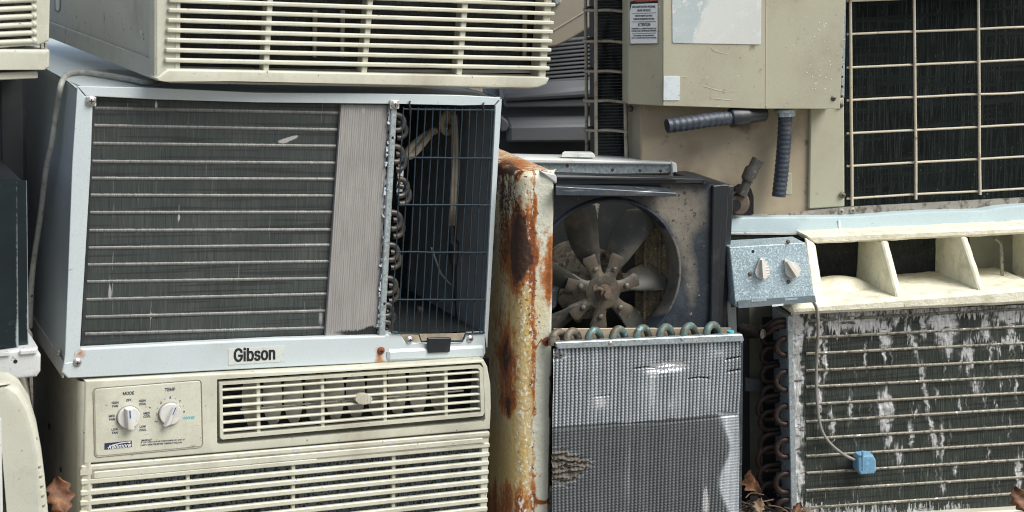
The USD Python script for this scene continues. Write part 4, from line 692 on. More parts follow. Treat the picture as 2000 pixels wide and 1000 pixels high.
val = (1 - bump_) * (1 - .85 * flatr) * (1 - np.clip(torn, 0, 1)) * (1 - .7 * np.clip(shine, 0, 1)) + .16 * (.5 - .5 * np.cos(row)) * (1 - flatr) - .35 * (meshkit.fbm(P * np.array([70, 1, 3]), 3, 9) - .35)
part(u, 'coil_fins', gridm(P), 'spine_fins', True, 'coil of fine ribs, bright above and grimy below', attrs=dict(torn=torn, shine=shine, grime=grime - .9 * flatr * .6, crack=crack, valley=val))
part(u, 'coil_side', [pslab(R, [(1444, 668), (1452, 667), (1448, 1100), (1442, 1100)], .0, .2, .001)], 'sooty_lip')
part(u, 'side_post', [pslab(R, [(1416, 540), (1438, 600), (1440, 660), (1424, 660)], .06, .1, .001)], 'grey_case')
part(u, 'lower_casing', [boxm(xc, .30, .03, .3, z0, z0 + .003)], 'dusty_brown')

# ------------------------------------------------------------------ white pan lying behind and on top of it
Wp = Frame(1320, 340, 2.50, 9, 1, -1.0)
u = thing('sheet_metal_pan', 'dirty white sheet metal pan lying upside down on the rusted unit', 'metal pan', Wp)
part(u, 'pan_top', [hexa([Wp.at(930, 307), Wp.at(1318, 317), Wp.at(1320, 322), Wp.at(930, 318), *[Wp.at(x, y, .12) for x, y in ((930, 299), (1270, 304), (1270, 309), (930, 309))]], .002)], 'white_chalky')
part(u, 'pan_end', [pslab(Wp, [(1311, 316), (1322, 319), (1323, 341), (1313, 341)], -.002, .12, .002)], 'white_chalky')
part(u, 'pan_wall', [pslab(Wp, [(1010, 319), (1312, 321), (1312, 338), (1060, 340)], .006, .002)], 'galvanized')
for x, y in ((1108, 324), (1196, 332), (1250, 333), (1290, 334)): part(u, 'screw_hole', disc(Wp.at(x, y, .006), .003, .0004, 10), 'rust_metal')
part(u, 'pan_cap', [hexa([Wp.at(1098, 298, .02), Wp.at(1160, 299, .02), Wp.at(1163, 308, .02), Wp.at(1096, 307, .02), *[Wp.at(x, y, .06) for x, y in ((1102, 295), (1155, 296), (1155, 300), (1102, 300))]], .001)], 'white_chalky')

# ------------------------------------------------------------------ grey unit and beige cover far behind the gap
Q = Frame(985, 300, 3.15, 4, 2, .8)
u = thing('plastic_air_conditioner', 'dark grey plastic unit with fine louvres in the gap behind the wire guard', 'air conditioner', Q)
part(u, 'body', [pslab(Q, [(960, 205), (1200, 203), (1200, 380), (960, 380)], .03, .4, .004)], 'grey_plastic_dark')
part(u, 'hood', [hexa([Q.at(984, 186), Q.at(1200, 166), Q.at(1200, 186), Q.at(984, 198), *[Q.at(x, y, .08) for x, y in ((975, 150), (1200, 140), (1200, 186), (975, 198))]], .006)], 'grey_plastic')
part(u, 'hood_band', pslab(Q, [(986, 199), (1200, 190), (1200, 208), (986, 210)], .012, .05, .003), 'grey_plastic')
part(u, 'ledge', [hexa([Q.at(996, 247, -.02), Q.at(1200, 243, -.02), Q.at(1200, 276, -.02), Q.at(996, 277, -.02), *[Q.at(x, y, .05) for x, y in ((985, 222), (1200, 218), (1200, 276), (985, 277))]], .004)], 'grey_plastic')
part(u, 'end_block', pslab(Q, [(978, 226), (994, 240), (994, 256), (978, 258)], -.01, .06, .003), 'grey_plastic')
for k in range(13):
    y = 70 + 8.0 * k; part(u, 'louvre', pslab(Q, [(1030, y + 14 - k * .5), (1200, y - 3), (1200, y + 1.2), (1030, y + 18.4 - k * .5)], .04, .02, .001), 'grey_plastic')
part(u, 'louvre_back', [pslab(Q, [(1000, 80), (1200, 40), (1200, 190), (980, 190)], .07, .3)], 'dark_interior')
Q2 = Frame(1085, 60, 2.95, 10, 1, -3)
u = thing('plastic_cover', 'beige plastic cover with slanted lower edge behind the slatted unit', 'plastic cover', Q2)
part(u, 'cover_panel', bplate(Q2.xz([(1000, 100), (1000, -120), (1180, -120), (1180, 40), (1140, 62), (1110, 80), (1085, 92)]), 0, .12, .008), 'beige_plastic', 35)
part(u, 'cover_seam', [rod(Q2.at(1060, 72, -.001), Q2.at(1160, 12, -.001), .0016, 6)], 'wire_tan_dirty')
part(u, 'cover_rim', [pslab(Q2, [(1075, -40), (1095, -45), (1097, 6), (1084, 12)], -.01, .02, .003)], 'grey_case')

# ------------------------------------------------------------------ tan condensing unit
C = Frame(1660, 415, 2.60, 10, 0, -2.6)
u = thing('condensing_unit', 'large tan condensing unit with black coil behind a wire grille and cut conduits', 'condensing unit', C)
yl = [2 - 66, 2, 67, 132, 196, 260.5, 324.5, 388]; yr = [-73, -11, 53, 116, 179, 243, 305, 367.5]
P = bil([C.at(1640, -80, .03), C.at(2040, -90, .03), C.at(2040, 392, .03), C.at(1640, 420, .03)], 160, 120); X, Y = C.px(P)
sp = .25 + .75 * np.clip((Y - 240) / 110, 0, 1) * np.clip((X - 1700) / 120, .3, 1) + .6 * blob(X, Y, 1990, 25, 18, 14)
part(u, 'condenser_coil', gridm(P), 'fins_black', True, attrs={'specks': sp})
gu = part(u, 'wire_grille', [bentrod(C.at(1661, -80, -.002), C.at(1664.5, 402, -.002), .0028, 8)], 'wire_tan', 50)
for x in (1786, 1911.5, 2036): part(gu, 'grille_wire', bentrod(C.at(x - 1, -80, -.002), C.at(x + 3, 398 - (x - 1660) * .07, -.002), .0027, 8), 'wire_tan', 50)
for a, b in zip(yl, yr): part(gu, 'grille_wire', bentrod(C.at(1654, a, .0022), C.at(2040, b - 1.5, .0022), .0021, 8), 'wire_tan', 50)
# base rail
part(u, 'base_rail', [hull([C.at(*p, dd) for p in ((1478, 424), (1478, 436), (1500, 419), (1650, 404), (2040, 383), (2040, 404), (1660, 424), (1500, 432)) for dd in (-.008, .08)])], 'rail_metal')
for x, y in ((1643, 413), (1665, 411)): screw(u, C, x, y, -.0085, .0056, 'wire_tan_dirty')
# panels: lower recessed, right strip, cover with left facet
pb = trimesh.Trimesh(*bplate(C.xz([(1252, 190), (1640, 190), (1640, 410), (1600, 415), (1500, 424), (1252, 450)]), 0, .05, .003), process=False).subdivide_to_size(.02); X, Y = C.px(pb.vertices)
part(u, 'lower_panel', (np.array(pb.vertices), np.array(pb.faces)), 'tan_paint_stained', False, attrs={'soot': .8 * blob(X, Y, 1450, 240, 45, 22) + .5 * blob(X, Y, 1460, 268, 5, 14) + .4 * blob(X, Y, 1525, 370, 28, 30) + .3 * blob(X, Y, 1480, 350, 30, 50)})
part(u, 'lower_facet', hexa([C.at(1226, 203, .05), C.at(1253, 205, 0), C.at(1256, 460, 0), C.at(1230, 460, .05), *[C.at(*p) for p in ((1226, 203, .06), (1253, 205, .05), (1256, 460, .05), (1230, 460, .06))]]), 'tan_shade')
part(u, 'side_strip', pslab(C, [(1583, 206), (1649, 190), (1650, 404), (1580, 408)], -.008, .03, .002), 'tan_paint')
dcv = -.062
cv = part(u, 'service_cover', bplate(C.xz([(1295, -80), (1655, -80), (1641, 213), (1480, 212.5), (1295, 207)], dcv), dcv, .03, .002), 'tan_paint', 30)
part(cv, 'cover_seam', pslab(C, [(1497, -80), (1498.6, -80), (1496.6, 210), (1495, 210)], dcv - .0006, .001), 'wire_tan')
fq = [C.at(1227, -80, -.012), C.at(1295.5, -80, dcv + .001), C.at(1295.5, 207, dcv + .001), C.at(1227, 203, -.012)]
part(u, 'cover_facet', hexa(fq + [k + np.array([.002, .05, 0]) for k in fq], .0015), 'tan_paint')
part(u, 'edge_strip', pslab(C, [(1650, -80), (1654, -80), (1649, 190), (1643, 190)], -.006, .03), 'galvanized')
for k in range(5): part(u, 'edge_hole', disc(C.at(1644.5, 112 + k * 19, -.0065), .0022, .0004, 10), 'dark_hole')
pg = trimesh.Trimesh(*bplate(C.xz([(1312, -60), (1487, -60), (1486, 87), (1313, 84)], dcv), dcv - .0012, dcv, .0005, round_=.003), process=False).subdivide_to_size(.006); X, Y = C.px(pg.vertices)
part(cv, 'rating_plate', (np.array(pg.vertices), np.array(pg.faces)), 'plate_faded', attrs={'fade': np.clip((1388 - .35 * (Y - 20) - X) / 18, 0, 1) * .8})
part(cv, 'white_sticker', bplate(C.xz([(1296, 149), (1327.5, 149), (1327, 196), (1295.5, 196)], dcv), dcv - .0012, dcv, .0004, round_=.002), 'paper_white')
sc = [(1355, 100, 1330, 135), (1340, 85, 1365, 103), (1310, 145, 1340, 155), (1380, 165, 1420, 175), (1385, 188, 1450, 194)]
for pts in ([(1386, 90), (1378, 108), (1358, 138)], [(1388, 92), (1394, 99), (1404, 103)], [(1394, 97), (1412, 104), (1424, 104)], [(1374, 168), (1410, 178), (1440, 178)], [(1390, 192), (1430, 196)], [(1355, 176), (1352, 184)], [(1322, 152), (1340, 150)]): part(cv, 'scratch', tube(curve([C.at(*p, dcv - .0002) for p in pts], 5), .0004, 5), 'wire_tan')
sp_ = [disc(C.at(RNG.normal(1606, 18), RNG.uniform(40, 185), dcv - .0002), RNG.uniform(.0005, .0012), .0003, 7) for k in range(26)]
part(cv, 'paint_speck', sp_, 'ink_white', kind='stuff')
for x, y in ((1628, 192),): screw(cv, C, x, y, dcv, .005, 'tarnished')
for x, y in ((1641, 205), (1645, 381)): screw(u, C, x, y, -.0105, .0062, 'tarnished')
# warning label on the facet (drawn on its slanted plane)
nf = np.cross(fq[1] - fq[0], fq[3] - fq[0]); nf /= np.linalg.norm(nf)
if nf[1] > 0: nf = -nf
def onf(x, y, lift=.0):
    d = C.R.T @ ray(x, y); o = C.o; t = ((fq[0] + nf * lift - o) @ nf) / (d @ nf); return o + t * d
def fplate(pts, lift, th): return hull([onf(x, y, lift) + nf * e for x, y in pts for e in (0, th)])
wl_ = part(u, 'warning_label', fplate([(1231, 3), (1285, -6), (1285.5, 86), (1231, 87)], .0006, .0006), 'ink_black')
part(wl_, 'label_header', fplate([(1238, -40), (1285, -40), (1284.5, 1), (1247, 4), (1238, 2)], .0012, .0004), 'sign_red')
part(wl_, 'label_sheet', fplate([(1234, 8), (1284.5, 6), (1284, 84.5), (1231.5, 85), (1230, 24)], .0014, .0004), 'label_paper')
def flet(tx, cx, cy, w, h, bold=True):
    lettering(wl_, lambda x, y: onf(x, y, .0019), tx, [(cx - w / 2, cy - h / 2), (cx + w / 2, cy - h / 2 - .6), (cx + w / 2, cy + h / 2 - .6), (cx - w / 2, cy + h / 2)], 0, 'ink_black', bold, t=.0002)
for tx, cx, cy, w, h in (('CAN CAUSE SEVERE PERSONAL', 1257.5, 13.3, 46, 4.4), ('INJURY OR DEATH.', 1258, 20.4, 26, 4.4), ('TURN OFF REMOTE ELECTRICAL', 1257.5, 31, 34, 3.4), ('POWER BEFORE REMOVING THIS PANEL.', 1258, 37.2, 42, 3.4), ('ATTENTION', 1258, 48, 24, 6.6),
        ('DEMANDER A LA ALIMENTATION METALLE', 1258, 56, 48, 2.8), ('A DISTANCE AVANT D ENTREPRENDRE LE DEPANNAGE.', 1258, 60.5, 49, 2.8), ('THIS EQUIPMENT IS NOT USER SERVICEABLE -', 1258, 69.8, 42, 2.6), ('CONTACT A QUALIFIED SERVICE PERSON FOR REPAIRS.', 1258, 74.2, 49, 2.6)): flet(tx, cx, cy, w, h)
for y in (26, 42.5, 65.5): part(wl_, 'label_rule', fplate([(1234.5, y), (1281.5, y - 1.5), (1281.5, y - .7), (1234.5, y + .8)], .0019, .0002), 'ink_black')
# cut conduits
def conduit(pts, r, n=46, rib=.035):
    p = curve(pts, 20); L = np.concatenate([[0], np.cumsum(np.linalg.norm(np.diff(p, axis=0), axis=1))]); s = np.linspace(0, L[-1], n * 4); p = np.stack([np.interp(s, L, p[:, k]) for k in range(3)], 1)
    return tube(p, r * (1 + rib * np.sign(np.sin(np.arange(n * 4) * np.pi / 2 + .7))), 14)
part(u, 'conduit', conduit([C.at(1303, 246, -.075), C.at(1340, 241, -.072), C.at(1395, 233, -.062), C.at(1432, 230, -.05)], .0125, 12), 'conduit', 40, 'dark ribbed conduit stub lying sideways')
part(u, 'conduit_end', disc(C.at(1302.5, 246.5, -.0752), .0105, .0006, 14, 0, (-1, -.1, -.15)), 'dark_hole')
part(u, 'conduit_coupling', [tube([C.at(1424, 231, -.05), C.at(1428, 230, -.05), C.at(1456, 226, -.045), C.at(1460, 226, -.045), C.at(1490, 222, -.03)], [.014, .0175, .0175, .014, .014], 16)], 'black_plastic', 40)
part(u, 'conduit', conduit([C.at(1534, 222, -.035), C.at(1532, 270, -.034), C.at(1527, 330, -.034), C.at(1521, 384, -.036)], .0125, 18), 'conduit', 40, 'dark ribbed conduit stub hanging down')
part(u, 'conduit_nut', [disc(C.at(1535, 227, -.035), .0165, .014, 6, 0, (0, 0, 1)), disc(C.at(1533, 219, -.035), .019, .006, 20, 0, (0, 0, 1))], 'galvanized')
part(u, 'small_plate', pslab(C, [(1532, 338), (1547, 338), (1547, 380), (1531, 380)], -.0012, .003, .0006), 'tan_paint')
# service valve
part(u, 'service_valve', [tube([C.at(1449, 382, -.05), C.at(1460, 352, -.05), C.at(1466, 338, -.05)], .0085, 12), tube([C.at(1459, 354, -.05), C.at(1461, 349, -.05), C.at(1468, 332, -.05), C.at(1472, 328, -.05), C.at(1481, 312, -.05), C.at(1482, 310, -.05)], [.010, .0125, .0125, .0105, .0115, .009], 14)], 'valve_metal', 40)
part(u, 'valve_grommet', extr(Polygon(C.xz([(1436, 368), (1446, 361), (1458, 361), (1467, 368), (1472, 384), (1472, 419), (1436, 421)], -.012)), -.012, .0), 'dark_hole')
part(u, 'valve_flange', [disc(C.at(1440, 397, -.03), .0215, .006, 28), disc(C.at(1440, 398, -.036), .017, .012, 24), tube(np.array([C.at(1440, 397, -.037) + [.019 * math.cos(a), 0, .019 * math.sin(a)] for a in np.linspace(0, 2 * np.pi, 24)]), .003, 6)], 'brass_dirty', 40)
part(u, 'valve_port', [disc(C.at(1436, 401, -.048), .010, .004, 20)], 'dark_hole')
# the corner wrapped in wire, with ribbed coil behind
P = bil([C.at(1160, -80, .085), C.at(1232, -80, .06), C.at(1232, 420, .06), C.at(1164, 420, .085)], 24, 420)
P[..., 1] += .004 * np.sin(P[..., 2] * 2 * np.pi / .0056) + .002 * (meshkit.fbm(P * 80, 2) - .5)
part(u, 'corner_coil', gridm(P), 'coil_ribs', True)
P = bil([C.at(1150, -80, .2), C.at(1163, -80, .09), C.at(1165, 420, .09), C.at(1154, 420, .2)], 4, 4); part(u, 'corner_back', gridm(P), 'dark_interior')
cg = part(u, 'corner_guard', [bentrod(C.at(1163, -60, .055), C.at(1165, 440, .055), .0034, 8)], 'wire_tan_dirty', 50)
part(cg, 'guard_wire', bentrod(C.at(1143, -60, .12), C.at(1147, 440, .12), .0032, 8), 'wire_tan_dirty', 50)
part(cg, 'guard_wire', bentrod(C.at(1219.5, -60, .035), C.at(1223, 440, .035), .0034, 8), 'wire_tan_dirty', 50)
for y in (-41, 19.5, 80, 138.5, 196.5, 254):
    part(cg, 'guard_wire', tube(curve([C.at(1182, y - 7, .20), C.at(1150, y - 5, .135), C.at(1141, y - 1, .118), C.at(1146, y + 1, .108), C.at(1163, y + 1, .06), C.at(1190, y, .048), C.at(1226, y + 4, .032)], 6), .0026, 8), 'wire_tan_dirty', 50)
for x, y in ((1229, 182), (1231, 212)): part(u, 'screw', disc(C.at(x, y, .02), .006, .006, 12, .6), 'tube_dark', 40)
xl_, xr_ = C.at(1236, 200, .06)[0], C.at(2040, 200)[0]
zt_c = C.at(1660, -80)[2]
part(u, 'cabinet', [boxm(xl_, xr_, .3, .305, C.at(1660, 430)[2], zt_c), boxm(xl_ + .01, xl_ + .013, .06, .3, C.at(1660, 430)[2], zt_c), boxm(xl_ - .06, xr_, -.06, .305, zt_c, zt_c + .004, .001), boxm(xl_, xr_, .0, .3, -.02, -.015)], 'tan_shade')

# ------------------------------------------------------------------ lower right stripped unit
L = Frame(1550, 1005, 2.54, 9, 0, -2.4)
u = thing('stripped_air_conditioner', 'stripped air conditioner with white foam air duct above a torn dark coil', 'air conditioner', L)
nu, nv = 300, 260
P = bil([L.at(1546, 612), L.at(2045, 594), L.at(2045, 985), L.at(1556, 1012)], nu, nv); X, Y = L.px(P); X0, Y0 = X, Y
colj = meshkit.fbm(np.stack([X * .55, 0 * X, Y * .01], -1), 2, 3) - .5
X = X + 12 * (meshkit.fbm(np.stack([X * .03, 0 * X, Y * .12], -1), 3, 6) - .5); Y = Y + 46 * colj
sh = .95 * np.clip((1572 - X + 5 * np.sin(Y * .07)) / 10, 0, 1)
for a in ((1640, 634, 28, 20, 3), (1690, 630, 34, 17, 3), (1600, 640, 8, 40, 2), (1750, 622, 8, 18, 1.5), (1848, 640, 24, 44, 2), (1880, 612, 60, 8, 2), (1975, 615, 34, 14, 2), (1960, 675, 40, 6, 2), (1925, 640, 10, 24, 1.5), (1728, 805, 18, 46, 2.5), (1755, 890, 10, 20, 1), (1612, 700, 5, 50, 1.5), (1600, 780, 5, 60, 1.5), (1660, 800, 4, 30, 1), (1690, 700, 3, 30, 1), (1700, 640, 10, 20, 2), (1668, 633, 60, 18, 3), (1728, 655, 12, 36, 3), (1727, 690, 4, 20, 1), (1803, 640, 7, 30, 2), (1801, 630, 5, 20, 2), (1835, 628, 28, 20, 2.0), (1850, 672, 12, 32, 2), (1892, 690, 11, 28, 2), (1893, 715, 6, 20, 1), (1975, 630, 10, 36, 1.5), (1985, 668, 30, 6, 2), (1905, 750, 10, 16, 1), (1730, 800, 13, 44, 2.5), (1735, 862, 8, 16, 1.5), (1625, 820, 7, 26, 1.5), (1780, 850, 6, 26, 1.5), (1788, 800, 10, 5, 1), (1885, 690, 13, 20, 2),
          (1828, 770, 4, 14, 1), (1875, 790, 4, 12, 1), (1925, 790, 4, 12, 1), (1945, 785, 4, 8, 1), (1865, 915, 5, 16, 1), (1842, 952, 7, 10, 1), (1990, 920, 8, 40, 2), (1580, 645, 8, 16, 1.5), (1600, 680, 4, 40, 1), (1560, 950, 9, 20, 1), (1562, 850, 8, 30, 1), (1935, 690, 3, 40, 1), (1950, 625, 14, 8, 1), (1915, 660, 24, 6, 1), (1955, 752, 3, 14, 1), (1985, 752, 3, 20, 1), (1930, 892, 3, 14, 1), (1840, 870, 4, 60, 1)):
    sh = np.maximum(sh, .9 * blob(X, Y, a[0], a[1], a[2], a[3], a[4]))
sh = np.maximum(sh, .8 * streak(X, Y, [(1776, 640), (1800, 720), (1810, 780), (1822, 850), (1832, 890)], 5)); sh = np.maximum(sh, .75 * streak(X, Y, [(1768, 605), (1772, 660), (1790, 680)], 3)); sh = np.maximum(sh, .7 * blob(X, Y, 1800, 720, 9, 10)); sh = np.maximum(sh, .8 * blob(X, Y, 1825, 862, 12, 9, 1, 40))
sh = np.maximum(sh, .62 * (Y > 990 + 4 * np.sin(X * .09)) * (X < 1900)); sh = np.maximum(sh, .6 * streak(X, Y, [(1740, 600), (1741, 720)], 2)); sh = np.maximum(sh, .6 * np.clip((626 - (X - 1550) * .035 - Y) / 8, 0, 1))
for k in range(46):
    x, y, h_ = RNG.uniform(1580, 2000), RNG.uniform(620, 960), RNG.uniform(8, 34); sh = np.maximum(sh, RNG.uniform(.4, .62) * blob(X, Y, x, y, RNG.uniform(1.2, 2.6), h_))
P[..., 1] += .010 * np.clip(sh, 0, 1) * (meshkit.fbm(P * np.array([120, 1, 45]), 3) - .55) + .003 * (meshkit.fbm(P * 22, 3) - .5)
sh = sh * (1 + .9 * (meshkit.fbm(np.stack([X0 * .35, 0 * X0, Y0 * .05], -1), 3, 8) - .42)) + .10 * (meshkit.fbm(P * 30, 3, 2))
part(u, 'coil_fins', gridm(P), 'shredded_fins', True, 'dark coil with torn shiny patches', attrs={'shine': sh})
ya = [626, 660, 691, 724, 756, 790, 823.6, 857, 891, 924, 958, 991.6]; yb_ = [603, 637, 670, 704, 735, 767, 798, 832, 865, 897, 931, 962]
for a, b in zip(ya, yb_): part(u, 'coil_tube', rod(L.at(1574, a, .0008), L.at(2045, b - 2.5, .0008), .0031, 10), 'tube_beige', 50)
part(u, 'tube_sheet', pslab(L, [(1538, 618), (1548, 616), (1558, 1015), (1546, 1015)], -.003, .08, .001), 'galvanized')
for y0_, y1_ in ((660, 692), (725, 760), (792, 827), (858, 891), (924, 960), (975, 1005)):
    part(u, 'return_bend', tube(ubend(L.at(1545, y0_, .006), L.at(1547, y1_, .006), (-1, 0, 0), .012, 14), .0052, 12), 'copper_dark', 60)
for y0_, y1_ in ((640, 668), (676, 706), (712, 742), (752, 780), (770, 815), (800, 836), (845, 880), (870, 915), (905, 945), (940, 975), (985, 1015)):
    part(u, 'return_bend', tube(ubend(L.at(1524, y0_, .045), L.at(1526, y1_, .05), (-1, 0, -.06), .02, 14), .0052, 12), 'copper_dark', 60)
for a, b in ((0, 0), (6, 10)): part(u, 'suction_pipe', tube(curve([L.at(1544, 625 + b, .01), L.at(1515, 628 + b, .01), L.at(1496, 640 + b, .02), L.at(1470, 645 + b, .06), L.at(1440, 640 + b, .10)]), .0058, 10), 'copper_dark', 60)
part(u, 'pipe_stub', [rod(L.at(1488, 652, .0), L.at(1452, 640, .07), .009, 14)], 'copper_dark', 50)
part(u, 'stub_cap', [disc(L.at(1488.5, 652, -.001), .0085, .002, 14, 0, (.7, -.7, 0))], 'tube_beige', 50)
part(u, 'back_panel', [pslab(L, [(1400, 560), (1545, 560), (1545, 1060), (1400, 1060)], .12, .004)], 'green_panel')
part(u, 'inner_post', [pslab(L, [(1440, 600), (1464, 600), (1466, 1060), (1440, 1060)], .10, .01, .001)], 'dark_interior')
part(u, 'inner_bracket', [pslab(L, [(1456, 738), (1492, 742), (1492, 768), (1456, 764)], .095, .01, .001)], 'spangle_dark')
part(u, 'end_plate', [pslab(L, [(1490, 620), (1545, 618), (1548, 1040), (1492, 1040)], .075, .004)], 'dark_interior')
part(u, 'base_pan', [pslab(L, [(1500, 1024), (2045, 993), (2045, 1016), (1500, 1050)], -.02, .3, .003)], 'cream_dull')
# foam duct: bottom ledge juts out, top rail set back, slanted dividers between
df, db, dk = -.030, .05, .155
def crumbly(g, size=.008, amp=.0018):
    t = trimesh.Trimesh(*g, process=True).subdivide_to_size(size); v = np.array(t.vertices); n = np.array(t.vertex_normals)
    return v + n * (amp * (meshkit.fbm(v * 110, 3) - .5) + amp * 1.4 * (meshkit.fbm(v * 28, 2, 5) - .5))[:, None], np.array(t.faces)
def fx(pts): return [L.at(*p) for p in pts]
fm = part(u, 'foam_duct', [crumbly(hexa(fx([(1541, 598, df), (2045, 560, df), (2045, 592, df), (1546, 616, df)]) + [L.at(1541, 598, df) * [1, 0, 1] + [0, dk, 0], L.at(2045, 560, df) * [1, 0, 1] + [0, dk, 0], L.at(2045, 592, df) * [1, 0, 1] + [0, dk, 0], L.at(1546, 616, df) * [1, 0, 1] + [0, dk, 0]], .006))], 'foam_white', label='bottom ledge of the white foam duct')
part(fm, 'foam_rail', crumbly(pslab(L, [(1572, 461), (2045, 440), (2045, 456), (1592, 477)], db, .17, .005)), 'foam_white')
part(fm, 'foam_rail', crumbly(hexa(fx([(1571, 462, db), (1592, 476, db), (1611, 604, df), (1590, 606, df), (1571, 462, dk), (1592, 476, dk), (1604, 596, dk), (1590, 600, dk)]), .004)), 'foam_white')
for (x0, x1), (x2, x3), y0_, y1_ in (((1722, 1735), (1753, 1766), 471, 586), ((1878, 1890), (1917, 1929), 463, 578), ((2030, 2044), (2076, 2090), 455, 570)):
    q = fx([(x0, y0_, db), (x1, y0_, db), (x3, y1_ + 3, df), (x2, y1_ + 3, df)])
    bk = [k.copy() for k in q]
    for k in bk: k[1] = dk
    part(fm, 'foam_divider', crumbly(hexa(q + bk, .003)), 'foam_white')
part(u, 'blower_screen', [pslab(L, [(1580, 445), (2045, 430), (2045, 600), (1580, 610)], dk - .002, .004)], 'lint_filter')
g = trimesh.creation.icosphere(3, 1.0); gv = np.array(g.vertices) * [.078, .06, .048] + L.at(1634, 590, .09); gv[:, 1] += .004 * np.sin(gv[:, 0] * 30)
part(u, 'blower_hump', (gv, np.array(g.faces)), 'foam_white', True)
part(u, 'duct_panel', [pslab(L, [(1893, 450), (2045, 445), (2045, 590), (1900, 580)], .148, .004)], 'green_panel')
part(u, 'duct_rod', [tube(curve([L.at(1943, 466, .08), L.at(1950, 470, .08), L.at(1955, 480, .08), L.at(1957, 520, .08), L.at(1958, 556, .08)]), .0032, 8)], 'tube_beige', 50)
# control box
dq = [(1425, 483), (1573, 474), (1592, 585), (1437, 600)]
db0, db1 = -.055, -.068
q = [L.at(*dq[0], db0), L.at(*dq[1], db0), L.at(*dq[2], db1), L.at(*dq[3], db1)]
cb = part(u, 'control_box', hexa(q + [k + [0, .06, 0] for k in q], .0012), 'spangle', label='galvanised control plate with two beige knobs')
nb = np.cross(q[1] - q[0], q[3] - q[0]); nb /= np.linalg.norm(nb); nb = nb if nb[1] < 0 else -nb
def onb(x, y, lift=0.0):
    d = L.R.T @ ray(x, y); t = ((q[0] + nb * lift - L.o) @ nb) / (d @ nb); return L.o + t * d
part(cb, 'box_lip', hull([onb(x, y, e) for x, y in ((1441, 587), (1592, 577), (1594, 590), (1443, 602)) for e in (.001, .006)]), 'spangle_dark')
for x0, x1, y in ((1468, 1497, 588), (1533, 1558, 585)): part(cb, 'lip_slot', hull([onb(x, yy, e) for x, yy in ((x0, y - 2), (x1, y - 4), (x1, y), (x0, y + 2)) for e in (.0062, .0066)]), 'galvanized')
part(cb, 'lip_slot', hull([onb(x, yy, e) for x, yy in ((1508, 595), (1530, 593), (1530, 597), (1508, 599)) for e in (.0062, .0066)]), 'paper_white')
for x, y in ((1471, 491),): part(cb, 'screw_hole', disc(onb(x, y, .0002), .0026, .0004, 10, 0, nb), 'dark_hole')
for x, y in ((1465, 535), (1540, 550), (1539, 472)): part(cb, 'screw', disc(onb(x, y, .0002), .0036, .003, 10, .5, nb), 'brass_dirty', 40)
ex_ = (q[1] - q[0]) / np.linalg.norm(q[1] - q[0]); ez_ = np.cross(ex_, nb); ez_ = ez_ if ez_[2] > 0 else -ez_
def bknob(x, y, tx, ty, tilt):
    c = onb(x, y); t = onb(tx, ty); up_ = t - c; R_ = np.linalg.norm(up_); up_ /= R_; sd = np.cross(up_, nb)
    pts = [c + sd * (.0125 * math.cos(a)) + up_ * (.0125 * math.sin(a) - .003) + nb * h * .9 for a in np.linspace(0, 2 * np.pi, 18, endpoint=False) for h in (.001, .007)] + [c + up_ * R_ + nb * h + sd * e for h in (.001, .006) for e in (-.0015, .0015)]
    kb = part(cb, 'knob', hull(pts), 'knob_beige', 40)
    gp_ = [c + up_ * a + sd * w * e + nb * h for a, w in ((-.013, .0035), (R_ * .85, .0022)) for e in (-1, 1) for h in (.006, .017 if a < 0 else .014)]
    part(kb, 'knob_grip', hull(gp_), 'knob_beige', 40)
    for k in range(4):
        a0 = c + up_ * (.004 - .0045 * k) + nb * .0066; part(kb, 'knob_ridge', rod(a0 + sd * .003, a0 + sd * .0115, .0009, 6), 'knob_beige')
bknob(1487, 527, 1485, 503, 0); bknob(1545, 526, 1532, 506, 0)
part(u, 'box_side', [hull([L.at(1425, 486, -.05), L.at(1438, 600, -.062), L.at(1428, 600, -.02), L.at(1420, 486, -.02), L.at(1424, 486, -.02)])], 'spangle_dark')
# capillary wire and blue foam clip
cw = [onb(1588, 588, -.01), L.at(1595, 604, df - .006), L.at(1598, 640, -.03), L.at(1595, 700, -.012), L.at(1595, 770, -.010), L.at(1602, 830, -.010), L.at(1618, 862, -.012), L.at(1645, 886, -.014), L.at(1668, 898, -.016)]
part(u, 'capillary_wire', tube(curve(cw, 10), .0028, 8), 'cord_grey', 60)
part(u, 'capillary_tail', tube(curve([L.at(1668, 898, -.016), L.at(1686, 899, -.018), L.at(1702, 898, -.016), L.at(1708, 896, -.012)]), .0018, 7), 'tube_bright', 60)
fc = L.at(1684, 901, -.013)
prof = [L.at(x, y, -.004)[[0, 2]] for x, y in ((1667, 890), (1671, 884), (1684, 882), (1697, 882), (1702, 892), (1703, 912), (1698, 918), (1684, 919), (1672, 920), (1667, 912))]
bf = part(u, 'foam_clip', bplate(prof, -.026, .0, .004), 'blue_foam', 30, 'small light blue foam block strapped to the coil')
part(bf, 'clip_band', [pslab(L, [(1684, 881), (1687.5, 881), (1687.5, 920), (1684, 920)], -.0272, .004, .0008)], 'blue_foam')

